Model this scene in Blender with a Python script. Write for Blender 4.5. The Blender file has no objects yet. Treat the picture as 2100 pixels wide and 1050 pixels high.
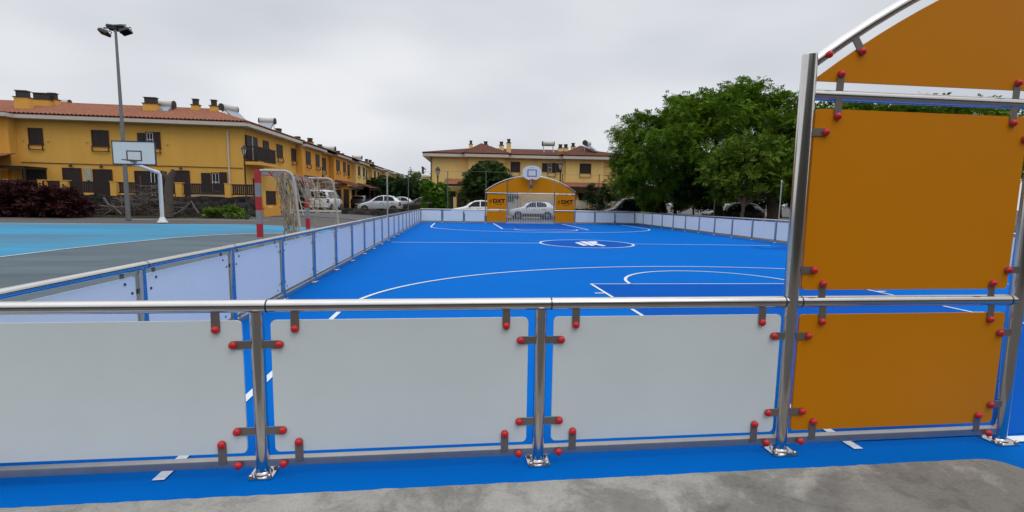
import bpy, bmesh, math, random
import numpy as np
from mathutils import Vector, Matrix
random.seed(7)
S = bpy.context.scene
COL = S.collection
PI = math.pi

# ------------------------------------------------------------------ camera
F = 990.24
PITCH, YAW, ROLL = 0.1107, 0.1138, 0.0155
CAM = Vector((2.5363, -2.5977, 1.484))
fw = Vector((math.sin(YAW)*math.cos(PITCH), math.cos(YAW)*math.cos(PITCH), -math.sin(PITCH)))
r0 = Vector((math.cos(YAW), -math.sin(YAW), 0)); u0 = r0.cross(fw)
rt = r0*math.cos(ROLL)+u0*math.sin(ROLL); up = -r0*math.sin(ROLL)+u0*math.cos(ROLL)
cd = bpy.data.cameras.new('camera'); cam = bpy.data.objects.new('camera', cd); COL.objects.link(cam)
cd.sensor_width = 36.0; cd.sensor_fit = 'HORIZONTAL'; cd.lens = 36.0*F/2100
cd.clip_start = 0.05; cd.clip_end = 5000
m = Matrix((rt, up, -fw)).transposed().to_4x4(); m.translation = CAM
cam.matrix_world = m
S.camera = cam

# ------------------------------------------------------------------ world, sun, exposure
SUN_EL, SUN_ROT = math.radians(58), math.radians(150)
w = bpy.data.worlds.new('World'); S.world = w; w.use_nodes = True
nt = w.node_tree; nt.nodes.clear()
def N(t, **k):
    n = nt.nodes.new(t)
    for a, b in k.items(): setattr(n, a, b)
    return n
sky = N('ShaderNodeTexSky', sky_type='NISHITA', sun_disc=False, sun_elevation=SUN_EL, sun_rotation=SUN_ROT)
tc = N('ShaderNodeTexCoord'); sep = N('ShaderNodeSeparateXYZ')
nt.links.new(tc.outputs['Generated'], sep.inputs[0])
mp = N('ShaderNodeMapping'); mp.inputs['Scale'].default_value = (1.3, 1.3, 3.6)
nt.links.new(tc.outputs['Generated'], mp.inputs[0])
nz = N('ShaderNodeTexNoise'); nz.inputs['Scale'].default_value = 1.5; nz.inputs['Detail'].default_value = 3; nz.inputs['Roughness'].default_value = .36
nt.links.new(mp.outputs[0], nz.inputs['Vector'])
cr = N('ShaderNodeValToRGB')
cr.color_ramp.elements[0].position = .34; cr.color_ramp.elements[0].color = (.625, .66, .725, 1)
cr.color_ramp.elements[1].position = .66; cr.color_ramp.elements[1].color = (.92, .935, .965, 1)
nt.links.new(nz.outputs['Fac'], cr.inputs[0])
el = N('ShaderNodeMapRange'); el.inputs['From Min'].default_value = .42; el.inputs['From Max'].default_value = .95
el.inputs['To Min'].default_value = .94; el.inputs['To Max'].default_value = 1.95
nt.links.new(sep.outputs['Z'], el.inputs['Value'])
bgc = N('ShaderNodeBackground'); nt.links.new(cr.outputs[0], bgc.inputs['Color']); nt.links.new(el.outputs[0], bgc.inputs['Strength'])
bgs = N('ShaderNodeBackground'); nt.links.new(sky.outputs[0], bgs.inputs['Color']); bgs.inputs['Strength'].default_value = .06
mx = N('ShaderNodeMixShader'); mx.inputs[0].default_value = .96
nt.links.new(bgs.outputs[0], mx.inputs[1]); nt.links.new(bgc.outputs[0], mx.inputs[2])
wo = N('ShaderNodeOutputWorld'); nt.links.new(mx.outputs[0], wo.inputs[0])
sl = bpy.data.lights.new('sun', 'SUN'); sl.energy = .5; sl.angle = math.radians(28); sl.color = (1, .97, .92)
so = bpy.data.objects.new('sun', sl); COL.objects.link(so)
so.rotation_euler = (PI/2-SUN_EL, 0, PI-SUN_ROT)
S.view_settings.view_transform = 'Standard'; S.view_settings.look = 'None'
S.view_settings.exposure = 0.0; S.view_settings.gamma = 1; S.view_settings.use_curve_mapping = False
S.cycles.max_bounces = 8; S.cycles.diffuse_bounces = 3; S.cycles.glossy_bounces = 4; S.cycles.transparent_max_bounces = 8

# ------------------------------------------------------------------ measuring helpers (photo pixel -> point in the place)
def ray(px, py): return fw+rt*((px-1050)/F)-up*((py-525)/F)
def gz(px, py, z=0): d = ray(px, py); return CAM+d*((z-CAM.z)/d.z)
def gy(px, py, y): d = ray(px, py); return CAM+d*((y-CAM.y)/d.y)
def dep(px, py, D): return CAM+ray(px, py)*D
def sm(a, b, x):
    t = min(1, max(0, (x-a)/(b-a))); return t*t*(3-2*t)
def zt(x, y):            # terrain height
    k = 3*sm(32, 40, y)
    return .45*sm(8, 28, y)*sm(k, k-7, x) + .25*sm(17, 30, x)*sm(-5, 12, y)

# ------------------------------------------------------------------ materials
def mat(name, col, rough=.6, metal=0, noise=None, bump=None, col2=None, spec=None, island=0, coat=0, stretch=None, bands=(.32,.68)):
    """noise=(scale,amount[,detail]) varies the colour toward col2; bump=(scale,strength)"""
    M = bpy.data.materials.new(name); M.use_nodes = True
    t = M.node_tree; b = t.nodes['Principled BSDF']
    b.inputs['Base Color'].default_value = (*col, 1); b.inputs['Roughness'].default_value = rough; b.inputs['Metallic'].default_value = metal
    if spec is not None: b.inputs['Specular IOR Level'].default_value = spec
    if coat: b.inputs['Coat Weight'].default_value = coat
    L = t.links
    c = None
    if noise or bump:
        tx = t.nodes.new('ShaderNodeTexCoord')
    if noise:
        n = t.nodes.new('ShaderNodeTexNoise'); n.inputs['Scale'].default_value = noise[0]
        n.inputs['Detail'].default_value = noise[2] if len(noise) > 2 else 6; n.inputs['Roughness'].default_value = .6
        if stretch:
            mpp = t.nodes.new('ShaderNodeMapping'); mpp.inputs['Scale'].default_value = stretch
            L.new(tx.outputs['Object'], mpp.inputs[0]); L.new(mpp.outputs[0], n.inputs['Vector'])
        else: L.new(tx.outputs['Object'], n.inputs['Vector'])
        rp = t.nodes.new('ShaderNodeValToRGB'); rp.color_ramp.elements[0].position, rp.color_ramp.elements[1].position = bands
        c2 = col2 or tuple(x*.6 for x in col)
        rp.color_ramp.elements[0].color = (*[a+(bb-a)*noise[1] for a, bb in zip(col, c2)], 1)
        rp.color_ramp.elements[1].color = (*col, 1)
        L.new(n.outputs['Fac'], rp.inputs[0]); c = rp.outputs[0]
        L.new(c, b.inputs['Base Color'])
    if island:
        g = t.nodes.new('ShaderNodeNewGeometry'); h = t.nodes.new('ShaderNodeHueSaturation')
        mr = t.nodes.new('ShaderNodeMapRange'); mr.inputs['To Min'].default_value = 1-island; mr.inputs['To Max'].default_value = 1+island
        L.new(g.outputs['Random Per Island'], mr.inputs['Value']); L.new(mr.outputs[0], h.inputs['Value'])
        mr2 = t.nodes.new('ShaderNodeMapRange'); mr2.inputs['To Min'].default_value = .47; mr2.inputs['To Max'].default_value = .53
        L.new(g.outputs['Random Per Island'], mr2.inputs['Value']); L.new(mr2.outputs[0], h.inputs['Hue'])
        if c: L.new(c, h.inputs['Color'])
        else: h.inputs['Color'].default_value = (*col, 1)
        L.new(h.outputs[0], b.inputs['Base Color'])
    if bump:
        n = t.nodes.new('ShaderNodeTexNoise'); n.inputs['Scale'].default_value = bump[0]; n.inputs['Detail'].default_value = 5
        L.new(tx.outputs['Object'], n.inputs['Vector'])
        bp = t.nodes.new('ShaderNodeBump'); bp.inputs['Strength'].default_value = bump[1]; bp.inputs['Distance'].default_value = .02
        L.new(n.outputs['Fac'], bp.inputs['Height']); L.new(bp.outputs[0], b.inputs['Normal'])
    return M
def leafmat(name, col, island=.35, noise=(.6, .6), col2=None):
    M = mat(name, col, .7, noise=noise, island=island, col2=col2, spec=.12)
    t = M.node_tree; b = t.nodes['Principled BSDF']; o = t.nodes['Material Output']
    tr = t.nodes.new('ShaderNodeBsdfTranslucent'); src = b.inputs['Base Color'].links[0].from_socket
    t.links.new(src, tr.inputs['Color'])
    mm = t.nodes.new('ShaderNodeMixShader'); mm.inputs[0].default_value = .17
    t.links.new(b.outputs[0], mm.inputs[1]); t.links.new(tr.outputs[0], mm.inputs[2]); t.links.new(mm.outputs[0], o.inputs[0])
    return M
def stonemat(name, c1, c2, scale):
    M = mat(name, c1, .9); t = M.node_tree; b = t.nodes['Principled BSDF']
    tx = t.nodes.new('ShaderNodeTexCoord'); v = t.nodes.new('ShaderNodeTexVoronoi'); v.inputs['Scale'].default_value = scale
    t.links.new(tx.outputs['Object'], v.inputs['Vector'])
    rp = t.nodes.new('ShaderNodeValToRGB'); rp.color_ramp.elements[0].color = (*c1, 1); rp.color_ramp.elements[1].color = (*c2, 1)
    sp = t.nodes.new('ShaderNodeSeparateColor'); t.links.new(v.outputs['Color'], sp.inputs[0]); t.links.new(sp.outputs[0], rp.inputs[0])
    t.links.new(rp.outputs[0], b.inputs['Base Color'])
    bp = t.nodes.new('ShaderNodeBump'); bp.inputs['Strength'].default_value = 1; bp.inputs['Distance'].default_value = .1; bp.invert = True
    t.links.new(v.outputs['Distance'], bp.inputs['Height']); t.links.new(bp.outputs[0], b.inputs['Normal'])
    return M
m_steel = mat('steel', (.66, .635, .61), .15, 1, noise=(9, .22))
m_steel_flat = mat('steel_flat', (.25, .215, .19), .4, .55, noise=(20, .3))
m_galv = mat('galvanised', (.56, .57, .58), .4, .75, noise=(12, .25))
m_red = mat('red_cap', (.62, .018, .022), .38, noise=(30, .2))
m_board = mat('white_board', (.76, .825, .84), .3, noise=(2.2, .12, 9), bump=(160, .02), spec=.45)
m_orange = mat('orange_board', (.68, .235, .001), .45, noise=(1.2, .1), bump=(220, .04), spec=.15)
m_blue = mat('blue_court', (.0, .138, .54), .8, noise=(.45, .3, 8), col2=(.0, .102, .42), bump=(90, .15), spec=.03)
m_bluedark = mat('blue_court_key', (.002, .092, .44), .8, noise=(.6, .2), bump=(90, .15), spec=.03)
m_line = mat('line_paint', (.74, .78, .82), .5, noise=(14, .12))
m_bolt = mat('bolt_dark', (.07, .08, .1), .4, .8)
m_concrete = mat('concrete', (.45, .43, .385), .93, noise=(5, .5, 12), col2=(.27, .255, .23), bump=(26, .7))
def stain(M, scale, lo, hi, k):
    t = M.node_tree; b = t.nodes['Principled BSDF']; src = b.inputs['Base Color'].links[0].from_socket
    tx = t.nodes.new('ShaderNodeTexCoord'); n = t.nodes.new('ShaderNodeTexNoise'); n.inputs['Scale'].default_value = scale; n.inputs['Detail'].default_value = 9; n.inputs['Roughness'].default_value = .68; n.inputs['Distortion'].default_value = .6
    t.links.new(tx.outputs['Object'], n.inputs['Vector'])
    mr = t.nodes.new('ShaderNodeMapRange'); mr.inputs['From Min'].default_value = lo; mr.inputs['From Max'].default_value = hi; mr.inputs['To Min'].default_value = k; mr.inputs['To Max'].default_value = 1
    t.links.new(n.outputs['Fac'], mr.inputs['Value'])
    mx_ = t.nodes.new('ShaderNodeMix'); mx_.data_type = 'RGBA'; mx_.blend_type = 'MULTIPLY'; mx_.inputs['Factor'].default_value = 1
    t.links.new(src, mx_.inputs['A']); t.links.new(mr.outputs[0], mx_.inputs['B']); t.links.new(mx_.outputs['Result'], b.inputs['Base Color'])
def dirt(M):
    t = M.node_tree; b = t.nodes['Principled BSDF']; src = b.inputs['Base Color'].links[0].from_socket
    tx = t.nodes.new('ShaderNodeTexCoord'); sp = t.nodes.new('ShaderNodeSeparateXYZ'); t.links.new(tx.outputs['Object'], sp.inputs[0])
    n = t.nodes.new('ShaderNodeTexNoise'); n.inputs['Scale'].default_value = 2.6; n.inputs['Detail'].default_value = 9; n.inputs['Roughness'].default_value = .7; n.inputs['Distortion'].default_value = .5
    t.links.new(tx.outputs['Object'], n.inputs['Vector'])
    def mth(op, a, c):
        q = t.nodes.new('ShaderNodeMath'); q.operation = op
        for k, v in enumerate((a, c)):
            if isinstance(v, (int, float)): q.inputs[k].default_value = v
            else: t.links.new(v, q.inputs[k])
        return q.outputs[0]
    e = mth('ADD', mth('MULTIPLY', mth('ADD', sp.outputs['X'], -3.0), .13), mth('MULTIPLY', mth('ADD', sp.outputs['Y'], .30), -.75))
    e = mth('ADD', e, mth('MULTIPLY', mth('ADD', n.outputs['Fac'], -.5), 2.2))
    mr = t.nodes.new('ShaderNodeMapRange'); mr.interpolation_type = 'SMOOTHSTEP'; mr.inputs['From Min'].default_value = -.12; mr.inputs['From Max'].default_value = .32; mr.inputs['To Min'].default_value = 1; mr.inputs['To Max'].default_value = .58
    t.links.new(e, mr.inputs['Value'])
    mx_ = t.nodes.new('ShaderNodeMix'); mx_.data_type = 'RGBA'; mx_.blend_type = 'MULTIPLY'; mx_.inputs['Factor'].default_value = 1
    t.links.new(src, mx_.inputs['A']); t.links.new(mr.outputs[0], mx_.inputs['B']); t.links.new(mx_.outputs['Result'], b.inputs['Base Color'])
dirt(m_concrete)
stain(m_concrete, .9, .44, .56, .85); stain(m_concrete, 5, .40, .46, .82); stain(m_concrete, 110, .34, .5, .72)
m_dirt = mat('dirt_asphalt', (.098, .088, .080), .95, noise=(.35, .5, 8), bump=(30, .3))
m_asph = mat('asphalt', (.105, .100, .098), .92, noise=(.6, .35, 8), bump=(60, .3))
m_gcourt = mat('grey_court', (.125, .165, .185), .85, noise=(.5, .9, 9), col2=(.08, .105, .12), bump=(70, .15), spec=.15, stretch=(.5, 2, 1))
m_lblue = mat('light_blue_court', (.045, .29, .49), .8, noise=(.4, 1, 8), col2=(.085, .19, .27), spec=.12, stretch=(.3, 1.2, 1), bands=(.36,.62))
m_grass = mat('grass', (.075, .078, .028), .95, noise=(1.2, .8, 8), col2=(.055, .04, .022), bump=(40, .6))
m_lawn = mat('lawn', (.06, .075, .02), .95, noise=(.8, .7, 8), col2=(.06, .05, .02), bump=(40, .6))
m_kerb = mat('kerb', (.36, .34, .31), .9, noise=(3, .4))
m_yel = mat('wall_ochre', (.78, .425, .080), .9, noise=(1.2, .24, 8), bump=(60, .2), stretch=(1.2, 1.2, .3))
m_orangewall = mat('wall_orange', (.78, .365, .055), .9, noise=(1.2, .24, 8), bump=(60, .2), stretch=(1.2, 1.2, .3))
m_pale = mat('wall_pale', (.86, .60, .215), .9, noise=(1.2, .2, 8), bump=(60, .2), stretch=(1.2, 1.2, .3))
m_cornice = mat('cornice', (.60, .55, .48), .8, noise=(2, .25))
m_tile = mat('roof_tile', (.38, .14, .078), .9, noise=(5, .8, 6), col2=(.16, .08, .055), spec=.2)
m_tiledark = mat('roof_tile_dark', (.17, .065, .042), .9, noise=(5, .75, 6), col2=(.08, .035, .028), spec=.2)
m_brown = mat('brown_wood', (.028, .015, .013), .6, noise=(12, .4))
m_brownred = mat('brown_frame', (.06, .016, .012), .6)
m_glass = mat('window_glass', (.02, .025, .03), .08, spec=.8)
m_whitef = mat('white_frame', (.62, .64, .66), .5)
m_capdark = mat('chimney_cap', (.055, .045, .042), .9)
m_stone = stonemat('lava_stone', (.012, .010, .010), (.055, .045, .042), 3.2)
m_white = mat('white_paint', (.74, .76, .78), .35, noise=(3, .08))
m_tank = mat('cream_tank', (.55, .53, .47), .4)
m_panel = mat('solar_glass', (.22, .26, .30), .15, spec=.8)
m_dark = mat('black_metal', (.014, .014, .014), .5)
m_lampglass = mat('lamp_glass', (.52, .46, .38), .25)
m_greypole = mat('grey_pole', (.16, .165, .17), .5, .3, noise=(4, .25))
m_bark = mat('bark', (.10, .075, .058), .95, noise=(6, .6), bump=(18, .8))
m_barkdark = mat('bark_dark', (.035, .028, .022), .95, noise=(6, .6), bump=(18, .8))
m_twig = mat('dead_twig', (.13, .10, .085), .95, noise=(4, .6), island=.4)
m_net = mat('net_rope', (.43, .36, .26), .95, island=.25)
m_stripe_red = mat('stripe_red', (.50, .028, .04), .55, noise=(8, .2))
m_stripe_grey = mat('stripe_grey', (.28, .30, .32), .55, noise=(8, .25))
m_goalpipe = mat('goal_pipe', (.50, .47, .45), .5, noise=(10, .3))
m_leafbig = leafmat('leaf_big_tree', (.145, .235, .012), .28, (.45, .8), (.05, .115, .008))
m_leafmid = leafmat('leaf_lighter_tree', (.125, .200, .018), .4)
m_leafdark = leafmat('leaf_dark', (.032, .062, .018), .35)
m_leafhedge = leafmat('leaf_hedge', (.105, .23, .018), .4)
m_leafround = leafmat('leaf_garden_tree', (.055, .098, .022), .35)
m_leafred = leafmat('leaf_maroon', (.060, .016, .018), .45)
m_carwhite = mat('car_white', (.72, .74, .76), .25, coat=.6, noise=(2, .05))
m_carsilver = mat('car_silver', (.50, .53, .57), .28, .2, coat=.6)
m_cargrey = mat('car_grey', (.055, .06, .066), .25, .3, coat=.6)
m_carblack = mat('car_black', (.006, .006, .008), .22, coat=.6)
m_cardark = mat('car_maroon_grey', (.035, .028, .028), .3, .2, coat=.5)
m_carglass = mat('car_glass', (.006, .008, .009), .1, spec=.22)
m_tyre = mat('tyre', (.012, .012, .012), .85)
m_rim = mat('wheel_rim', (.38, .39, .40), .3, .8)
m_lightred = mat('tail_light', (.30, .01, .01), .25, spec=.7)
m_headl = mat('head_light', (.55, .58, .6), .12, spec=.8)
m_greybar = mat('grille_paint', (.58, .60, .62), .4, .15, noise=(12, .2))
m_rail_flat = mat('steel_rail', (.46, .43, .40), .36, .8, noise=(14, .3))
m_logo = mat('logo_maroon', (.03, .006, .006), .6, spec=.2)
m_sign = mat('sign_cream', (.42, .44, .34), .6, noise=(7, .5))
m_awn = mat('pergola_dark', (.02, .018, .016), .8)

# ------------------------------------------------------------------ mesh builder
class MB:
    def __init__(s): s.v = []; s.f = []; s.mi = []; s.sm = []; s.m = []
    def mid(s, mt):
        if mt not in s.m: s.m.append(mt)
        return s.m.index(mt)
    def add(s, vs, fs, mt=None, smooth=False):
        o = len(s.v); s.v += [tuple(q) for q in vs]; k = s.mid(mt)
        for q in fs: s.f.append(tuple(i+o for i in q)); s.mi.append(k); s.sm.append(smooth)
    def box(s, a, b, mt=None, M=None):
        x0, y0, z0 = a; x1, y1, z1 = b
        vs = [Vector(q) for q in ((x0,y0,z0),(x1,y0,z0),(x1,y1,z0),(x0,y1,z0),(x0,y0,z1),(x1,y0,z1),(x1,y1,z1),(x0,y1,z1))]
        if M: vs = [M @ q for q in vs]
        s.add(vs, [(0,3,2,1),(4,5,6,7),(0,1,5,4),(1,2,6,5),(2,3,7,6),(3,0,4,7)], mt); return s
    def tube(s, path, r, seg=12, mt=None, cap=True, smooth=True):
        P = [Vector(q) for q in path]; n = len(P)
        rs = r if isinstance(r, (list, tuple)) else [r]*n
        ref = None; vs = []; fs = []
        for i, q in enumerate(P):
            t = ((P[min(i+1, n-1)]-P[max(i-1, 0)])).normalized()
            if ref is None: ref = Vector((0,0,1)) if abs(t.z) < .9 else Vector((1,0,0))
            a = (ref-t*ref.dot(t)).normalized(); b = t.cross(a); ref = a
            vs += [q+(a*math.cos(2*PI*k/seg)+b*math.sin(2*PI*k/seg))*rs[i] for k in range(seg)]
        for i in range(n-1):
            for k in range(seg):
                k2 = (k+1) % seg; fs.append((i*seg+k, i*seg+k2, (i+1)*seg+k2, (i+1)*seg+k))
        s.add(vs, fs, mt, smooth)
        if cap:
            s.add(vs[:seg], [tuple(range(seg))[::-1]], mt); s.add(vs[-seg:], [tuple(range(seg))], mt)
        return s
    def prism(s, poly, h0, h1, axis='z', mt=None):
        """poly 2-D; axis z: (x,y)->z span; axis y: (x,z)->y span; axis x: (y,z)->x span"""
        def P(q, h): return {'z': (q[0], q[1], h), 'y': (q[0], h, q[1]), 'x': (h, q[0], q[1])}[axis]
        n = len(poly); vs = [P(q, h0) for q in poly]+[P(q, h1) for q in poly]
        s.add(vs, [tuple(range(n))[::-1], tuple(range(n, 2*n))]+[(i, (i+1) % n, (i+1) % n+n, i+n) for i in range(n)], mt); return s
    def lathe(s, c, prof, seg=14, mt=None, axis=(0,0,1), smooth=True):
        ax = Vector(axis).normalized(); ref = Vector((1,0,0)) if abs(ax.x) < .9 else Vector((0,0,1))
        a = (ref-ax*ref.dot(ax)).normalized(); b = ax.cross(a); c = Vector(c); vs = []; fs = []
        for r, h in prof: vs += [c+ax*h+(a*math.cos(2*PI*k/seg)+b*math.sin(2*PI*k/seg))*max(r, 1e-4) for k in range(seg)]
        for i in range(len(prof)-1):
            for k in range(seg):
                k2 = (k+1) % seg; fs.append((i*seg+k, i*seg+k2, (i+1)*seg+k2, (i+1)*seg+k))
        s.add(vs, fs, mt, smooth); return s
    def build(s, name, mt=None, parent=None, local=False, bevel=0):
        off = Vector((0,0,0))
        if parent is not None and not local:
            q = parent
            while q is not None: off += q.location; q = q.parent
        me = bpy.data.meshes.new(name)
        me.from_pydata([(x-off.x, y-off.y, z-off.z) for x, y, z in s.v], [], s.f)
        for k in s.m: me.materials.append(k or mt)
        me.polygons.foreach_set('material_index', s.mi); me.polygons.foreach_set('use_smooth', s.sm)
        me.update()
        bm = bmesh.new(); bm.from_mesh(me); bmesh.ops.recalc_face_normals(bm, faces=bm.faces); bm.to_mesh(me); bm.free()
        o = bpy.data.objects.new(name, me); COL.objects.link(o)
        if parent is not None: o.parent = parent
        if bevel:
            bv = o.modifiers.new('bevel', 'BEVEL'); bv.width = bevel; bv.segments = 2; bv.limit_method = 'ANGLE'; bv.angle_limit = .7
        return o
def tag(o, label=None, cat=None, group=None, kind=None):
    if label: o['label'] = label
    if cat: o['category'] = cat
    if group: o['group'] = group
    if kind: o['kind'] = kind
    return o
def thing(name, label, cat, loc=(0,0,0), rz=0, group=None):
    o = bpy.data.objects.new(name, None); COL.objects.link(o); o.location = loc; o.rotation_euler = (0,0,rz); o.empty_display_size = .2
    return tag(o, label, cat, group)
def inst(src, parent, loc=None, rz=None):
    c = src.copy(); COL.objects.link(c); c.parent = parent
    if loc is not None: c.location = loc
    if rz is not None: c.rotation_euler = (0,0,rz)
    return c
def copy_tree(o, parent=None):
    c = o.copy(); COL.objects.link(c); c.parent = parent
    for ch in list(o.children): copy_tree(ch, c)
    return c
def sheet(name, poly, dz, mt, step=1.0, kind='structure', flat=None):
    bm = bmesh.new(); bm.faces.new([bm.verts.new((x, y, 0)) for x, y in poly])
    if flat is None:
        xs = [q[0] for q in poly]; ys = [q[1] for q in poly]
        for ax, lo, hi in ((0, min(xs), max(xs)), (1, min(ys), max(ys))):
            k = math.floor(lo)+step
            while k < hi:
                no = (1,0,0) if ax == 0 else (0,1,0); co = (k,0,0) if ax == 0 else (0,k,0)
                bmesh.ops.bisect_plane(bm, geom=bm.verts[:]+bm.edges[:]+bm.faces[:], plane_co=co, plane_no=no); k += step
    for v in bm.verts: v.co.z = (zt(v.co.x, v.co.y) if flat is None else flat)+dz
    for f in bm.faces:
        if f.normal.z < 0: f.normal_flip()
    me = bpy.data.meshes.new(name); bm.to_mesh(me); bm.free(); me.materials.append(mt)
    o = bpy.data.objects.new(name, me); COL.objects.link(o); tag(o, kind=kind); return o

# ------------------------------------------------------------------ ground
W, L, H = 15.4, 31.42, .9278
BX, BY, BG = 1.5, L/20, 1.52
GATE = W-9-2*BG
gxs = [-2500,-800,-300,-140,-80,-55]+list(range(-45, 61, 1))+[75,110,200,500,1200,2500]
gys = [-2500,-600,-150,-50,-20]+list(range(-10, 91, 1))+[110,150,300,800,2500]
vs = [(x, y, zt(x, y)-.03) for y in gys for x in gxs]; nx = len(gxs)
fs = [(j*nx+i, j*nx+i+1, (j+1)*nx+i+1, (j+1)*nx+i) for j in range(len(gys)-1) for i in range(nx-1)]
g = MB(); g.add(vs, fs, m_dirt, True); tag(g.build('ground'), kind='structure')
sheet('court_floor', [(-.2,-.35),(9.9,-.35),(9.9,-3.2),(5.2,-3.2),(5.2,-.351),(-.2,-.3515)][:2]+[(9.9,-.35)][:0]+[(15.6,-.35),(15.6,31.75),(-.2,31.75)], 0, m_blue, flat=0)
sheet('court_apron', [(5.3,-1.05),(10.2,-1.05),(10.2,-.35),(5.3,-.35)], 0, m_blue, flat=0)
# concrete pavement in front, its worn edge runs along the blue paint
random.seed(3)
edge = []
x = -9.0
while x < 5.50:
    edge.append((x, -.200+random.uniform(-.004, .004)-.012*sm(.5, -2, x))); x += .045
edge += [(5.56,-.199),(5.62,-.2),(5.67,-.206),(5.71,-.224),(5.74,-.25),(5.76,-.285),(5.78,-.33),(5.80,-.38),(5.81,-.6),(5.81,-1.05),(-9,-1.05)]
sheet('pavement', edge, .006, m_concrete, flat=0)
# unseen slope added behind the camera: steel reflects it dark, low sky is blocked
hv = []; hx = [-120,-80,-50,-30,-15,0,15,30,50,80,120]; hy = [(-9,-.1),(-11,2.2),(-15,6.5),(-22,11),(-34,17),(-60,24),(-110,27)]
for q, z in hy:
    for k, xx in enumerate(hx): hv.append((xx, q-abs(xx)*.05, z*(.85+.2*math.sin(k*1.7+q))))
g = MB(); g.add(hv, [(j*11+i, j*11+i+1, (j+1)*11+i+1, (j+1)*11+i) for j in range(6) for i in range(10)], mat('added_slope_dark', (.026,.025,.018), .95, noise=(.5,.6)), True); tag(g.build('added_dark_slope'), kind='structure')
# asphalt court on the left with its pale blue zone
sheet('asphalt_court', [(-.22,-4),(-.22,20.5),(-16.5,20.0),(-30,19.5),(-30,-4)], -.006, m_gcourt)
arc = [(-8.5,-4),(-8.35,4),(-8.3,8),(-8.2,10.0),(-8.05,11.6),(-7.7,13.0),(-7.05,14.6),(-6.2,15.8),(-5.2,16.7),(-4.1,17.4),(-2.6,18.0),(-.24,18.4)]
sheet('blue_court_zone', arc+[(-.24,20.4),(-16.5,19.9),(-30,19.4),(-30,-4)], .0, m_lblue)
def ribbon(name, pts, wd, dz, mt=m_line, flat=None):
    mb = MB(); vs = []; fs = []; n = len(pts); closed = pts[0] == pts[-1]
    for i, q in enumerate(pts):
        a = Vector(pts[max(i-1, 0)] if not (closed and i in (0,)) else pts[-2]); b = Vector(pts[min(i+1, n-1)] if not (closed and i == n-1) else pts[1])
        t = (b-a).normalized(); nn = Vector((-t.y, t.x))*wd/2
        for sg in (1, -1):
            x, y = q[0]+nn.x*sg, q[1]+nn.y*sg; vs.append((x, y, (zt(x, y) if flat is None else flat)+dz))
    fs = [(2*i, 2*i+1, 2*i+3, 2*i+2) for i in range(n-1)]
    mb.add(vs, fs, mt); o = mb.build(name); tag(o, kind='structure'); return o
def dens(pts, st=.5):
    o = []
    for a, b in zip(pts[:-1], pts[1:]):
        a = Vector(a); b = Vector(b); k = max(1, int((b-a).length/st)); o += [tuple(a.lerp(b, i/k)) for i in range(k)]
    return o+[tuple(pts[-1])]
ribbon('asphalt_court_arc_line', dens(arc), .07, .005)
ribbon('asphalt_court_end_line', dens([(-.3,20.45),(-16.5,19.95),(-30,19.45)]), .05, .008)
ribbon('asphalt_court_side_line', dens([(-13.2,22.8),(-7.0,23.2)]), .07, .0)
# verge, kerbs, street, pavement, lawn
sheet('verge', [(-40,24.0),(-20,24.3),(-14,24.6),(-11,25.4),(-9.2,27.2),(-9.0,30),(-40,30)], .004, m_grass)
sheet('street', [(-8.8,28),(-3.4,28.5),(-.5,33.2),(30,33.6),(60,30),(60,44.5),(3,46),(2,60),(4,90),(-3.5,90),(-4.5,60),(-8.5,46)], -.008, m_asph)
sheet('lawn', [(17,-6),(60,-6),(60,30),(17,32)], -.006, m_lawn)
# court paint: circles, arcs, keys
mb = MB()
def circ(cx, cy, r, a0, a1, n=48): return [(cx+r*math.cos(math.radians(a0+(a1-a0)*i/n)), cy+r*math.sin(math.radians(a0+(a1-a0)*i/n))) for i in range(n+1)]
KX0, KX1, KC = 5.0, 9.95, 7.47
LW = .06
sheet('near_key_paint', [(KX0,.07),(KX1,.07),(KX1,6),(KX0,6)], .004, m_bluedark, flat=0)
sheet('far_key_paint', [(KX0,24.2),(KX1,24.0),(KX1,31.3),(KX0,31.3)], .004, m_bluedark, flat=0)
sheet('centre_circle_paint', circ(7.3, 14.85, 1.68, 0, 360, 64)[:-1], .004, m_bluedark, flat=0)
ribbon('key_line', [(KX0,-.03),(KX0,6.0),(KX1,5.93),(KX1,-.03)], LW, .008, flat=0)
ribbon('free_throw_arc', circ(KC, 5.97, 1.72, 180, 0), LW, .008, flat=0)
def el3(y0, ya, side, x0=.98, x1=14.15):
    cx = (x0+x1)/2; a = (x1-x0)/2
    arcp = [(cx-a*math.cos(PI*i/60), y0+(ya-y0)*math.sin(PI*i/60)) for i in range(61)]
    return arcp
ribbon('three_point_line', [(.98,-.02),(.98,3.7)]+el3(3.9, 8.44, 1)+[(14.15,3.7),(14.15,-.02)], LW, .008, flat=0)
ribbon('far_three_point_line', [(1.02,30.6),(1.02,26.0)]+el3(25.9, 21.3, 1, 1.02, 14.0)+[(14.0,26),(14.1,30.6)], LW+.02, .008, flat=0)
ribbon('far_key_line', [(5.04,31.1),(5.05,24.2)], LW+.03, .008, flat=0)
ribbon('far_key_line', [(9.9,31.1),(9.9,24.0)], LW+.03, .008, flat=0)
ribbon('far_key_line', [(5.05,24.2),(9.9,24.0)], LW+.02, .0085, m_line, flat=0)
ribbon('far_free_throw_arc', circ(KC, 24.1, 1.75, 180, 360), LW+.02, .008, flat=0)
ribbon('far_goal_line', [(6.1,31.15),(9.4,31.15)], LW+.02, .008, flat=0)
ribbon('centre_circle_line', circ(7.3, 14.85, 1.71, 0, 360, 64), LW+.02, .009, flat=0)
ribbon('half_way_line', [(.2,14.95),(5.59,14.9)], LW, .008, flat=0)
ribbon('half_way_line', [(9.01,14.8),(14.35,14.45)], LW, .008, flat=0)
ribbon('goal_line', [(6.1,0),(9.9,0)], LW+.01, .009, flat=0)
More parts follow.
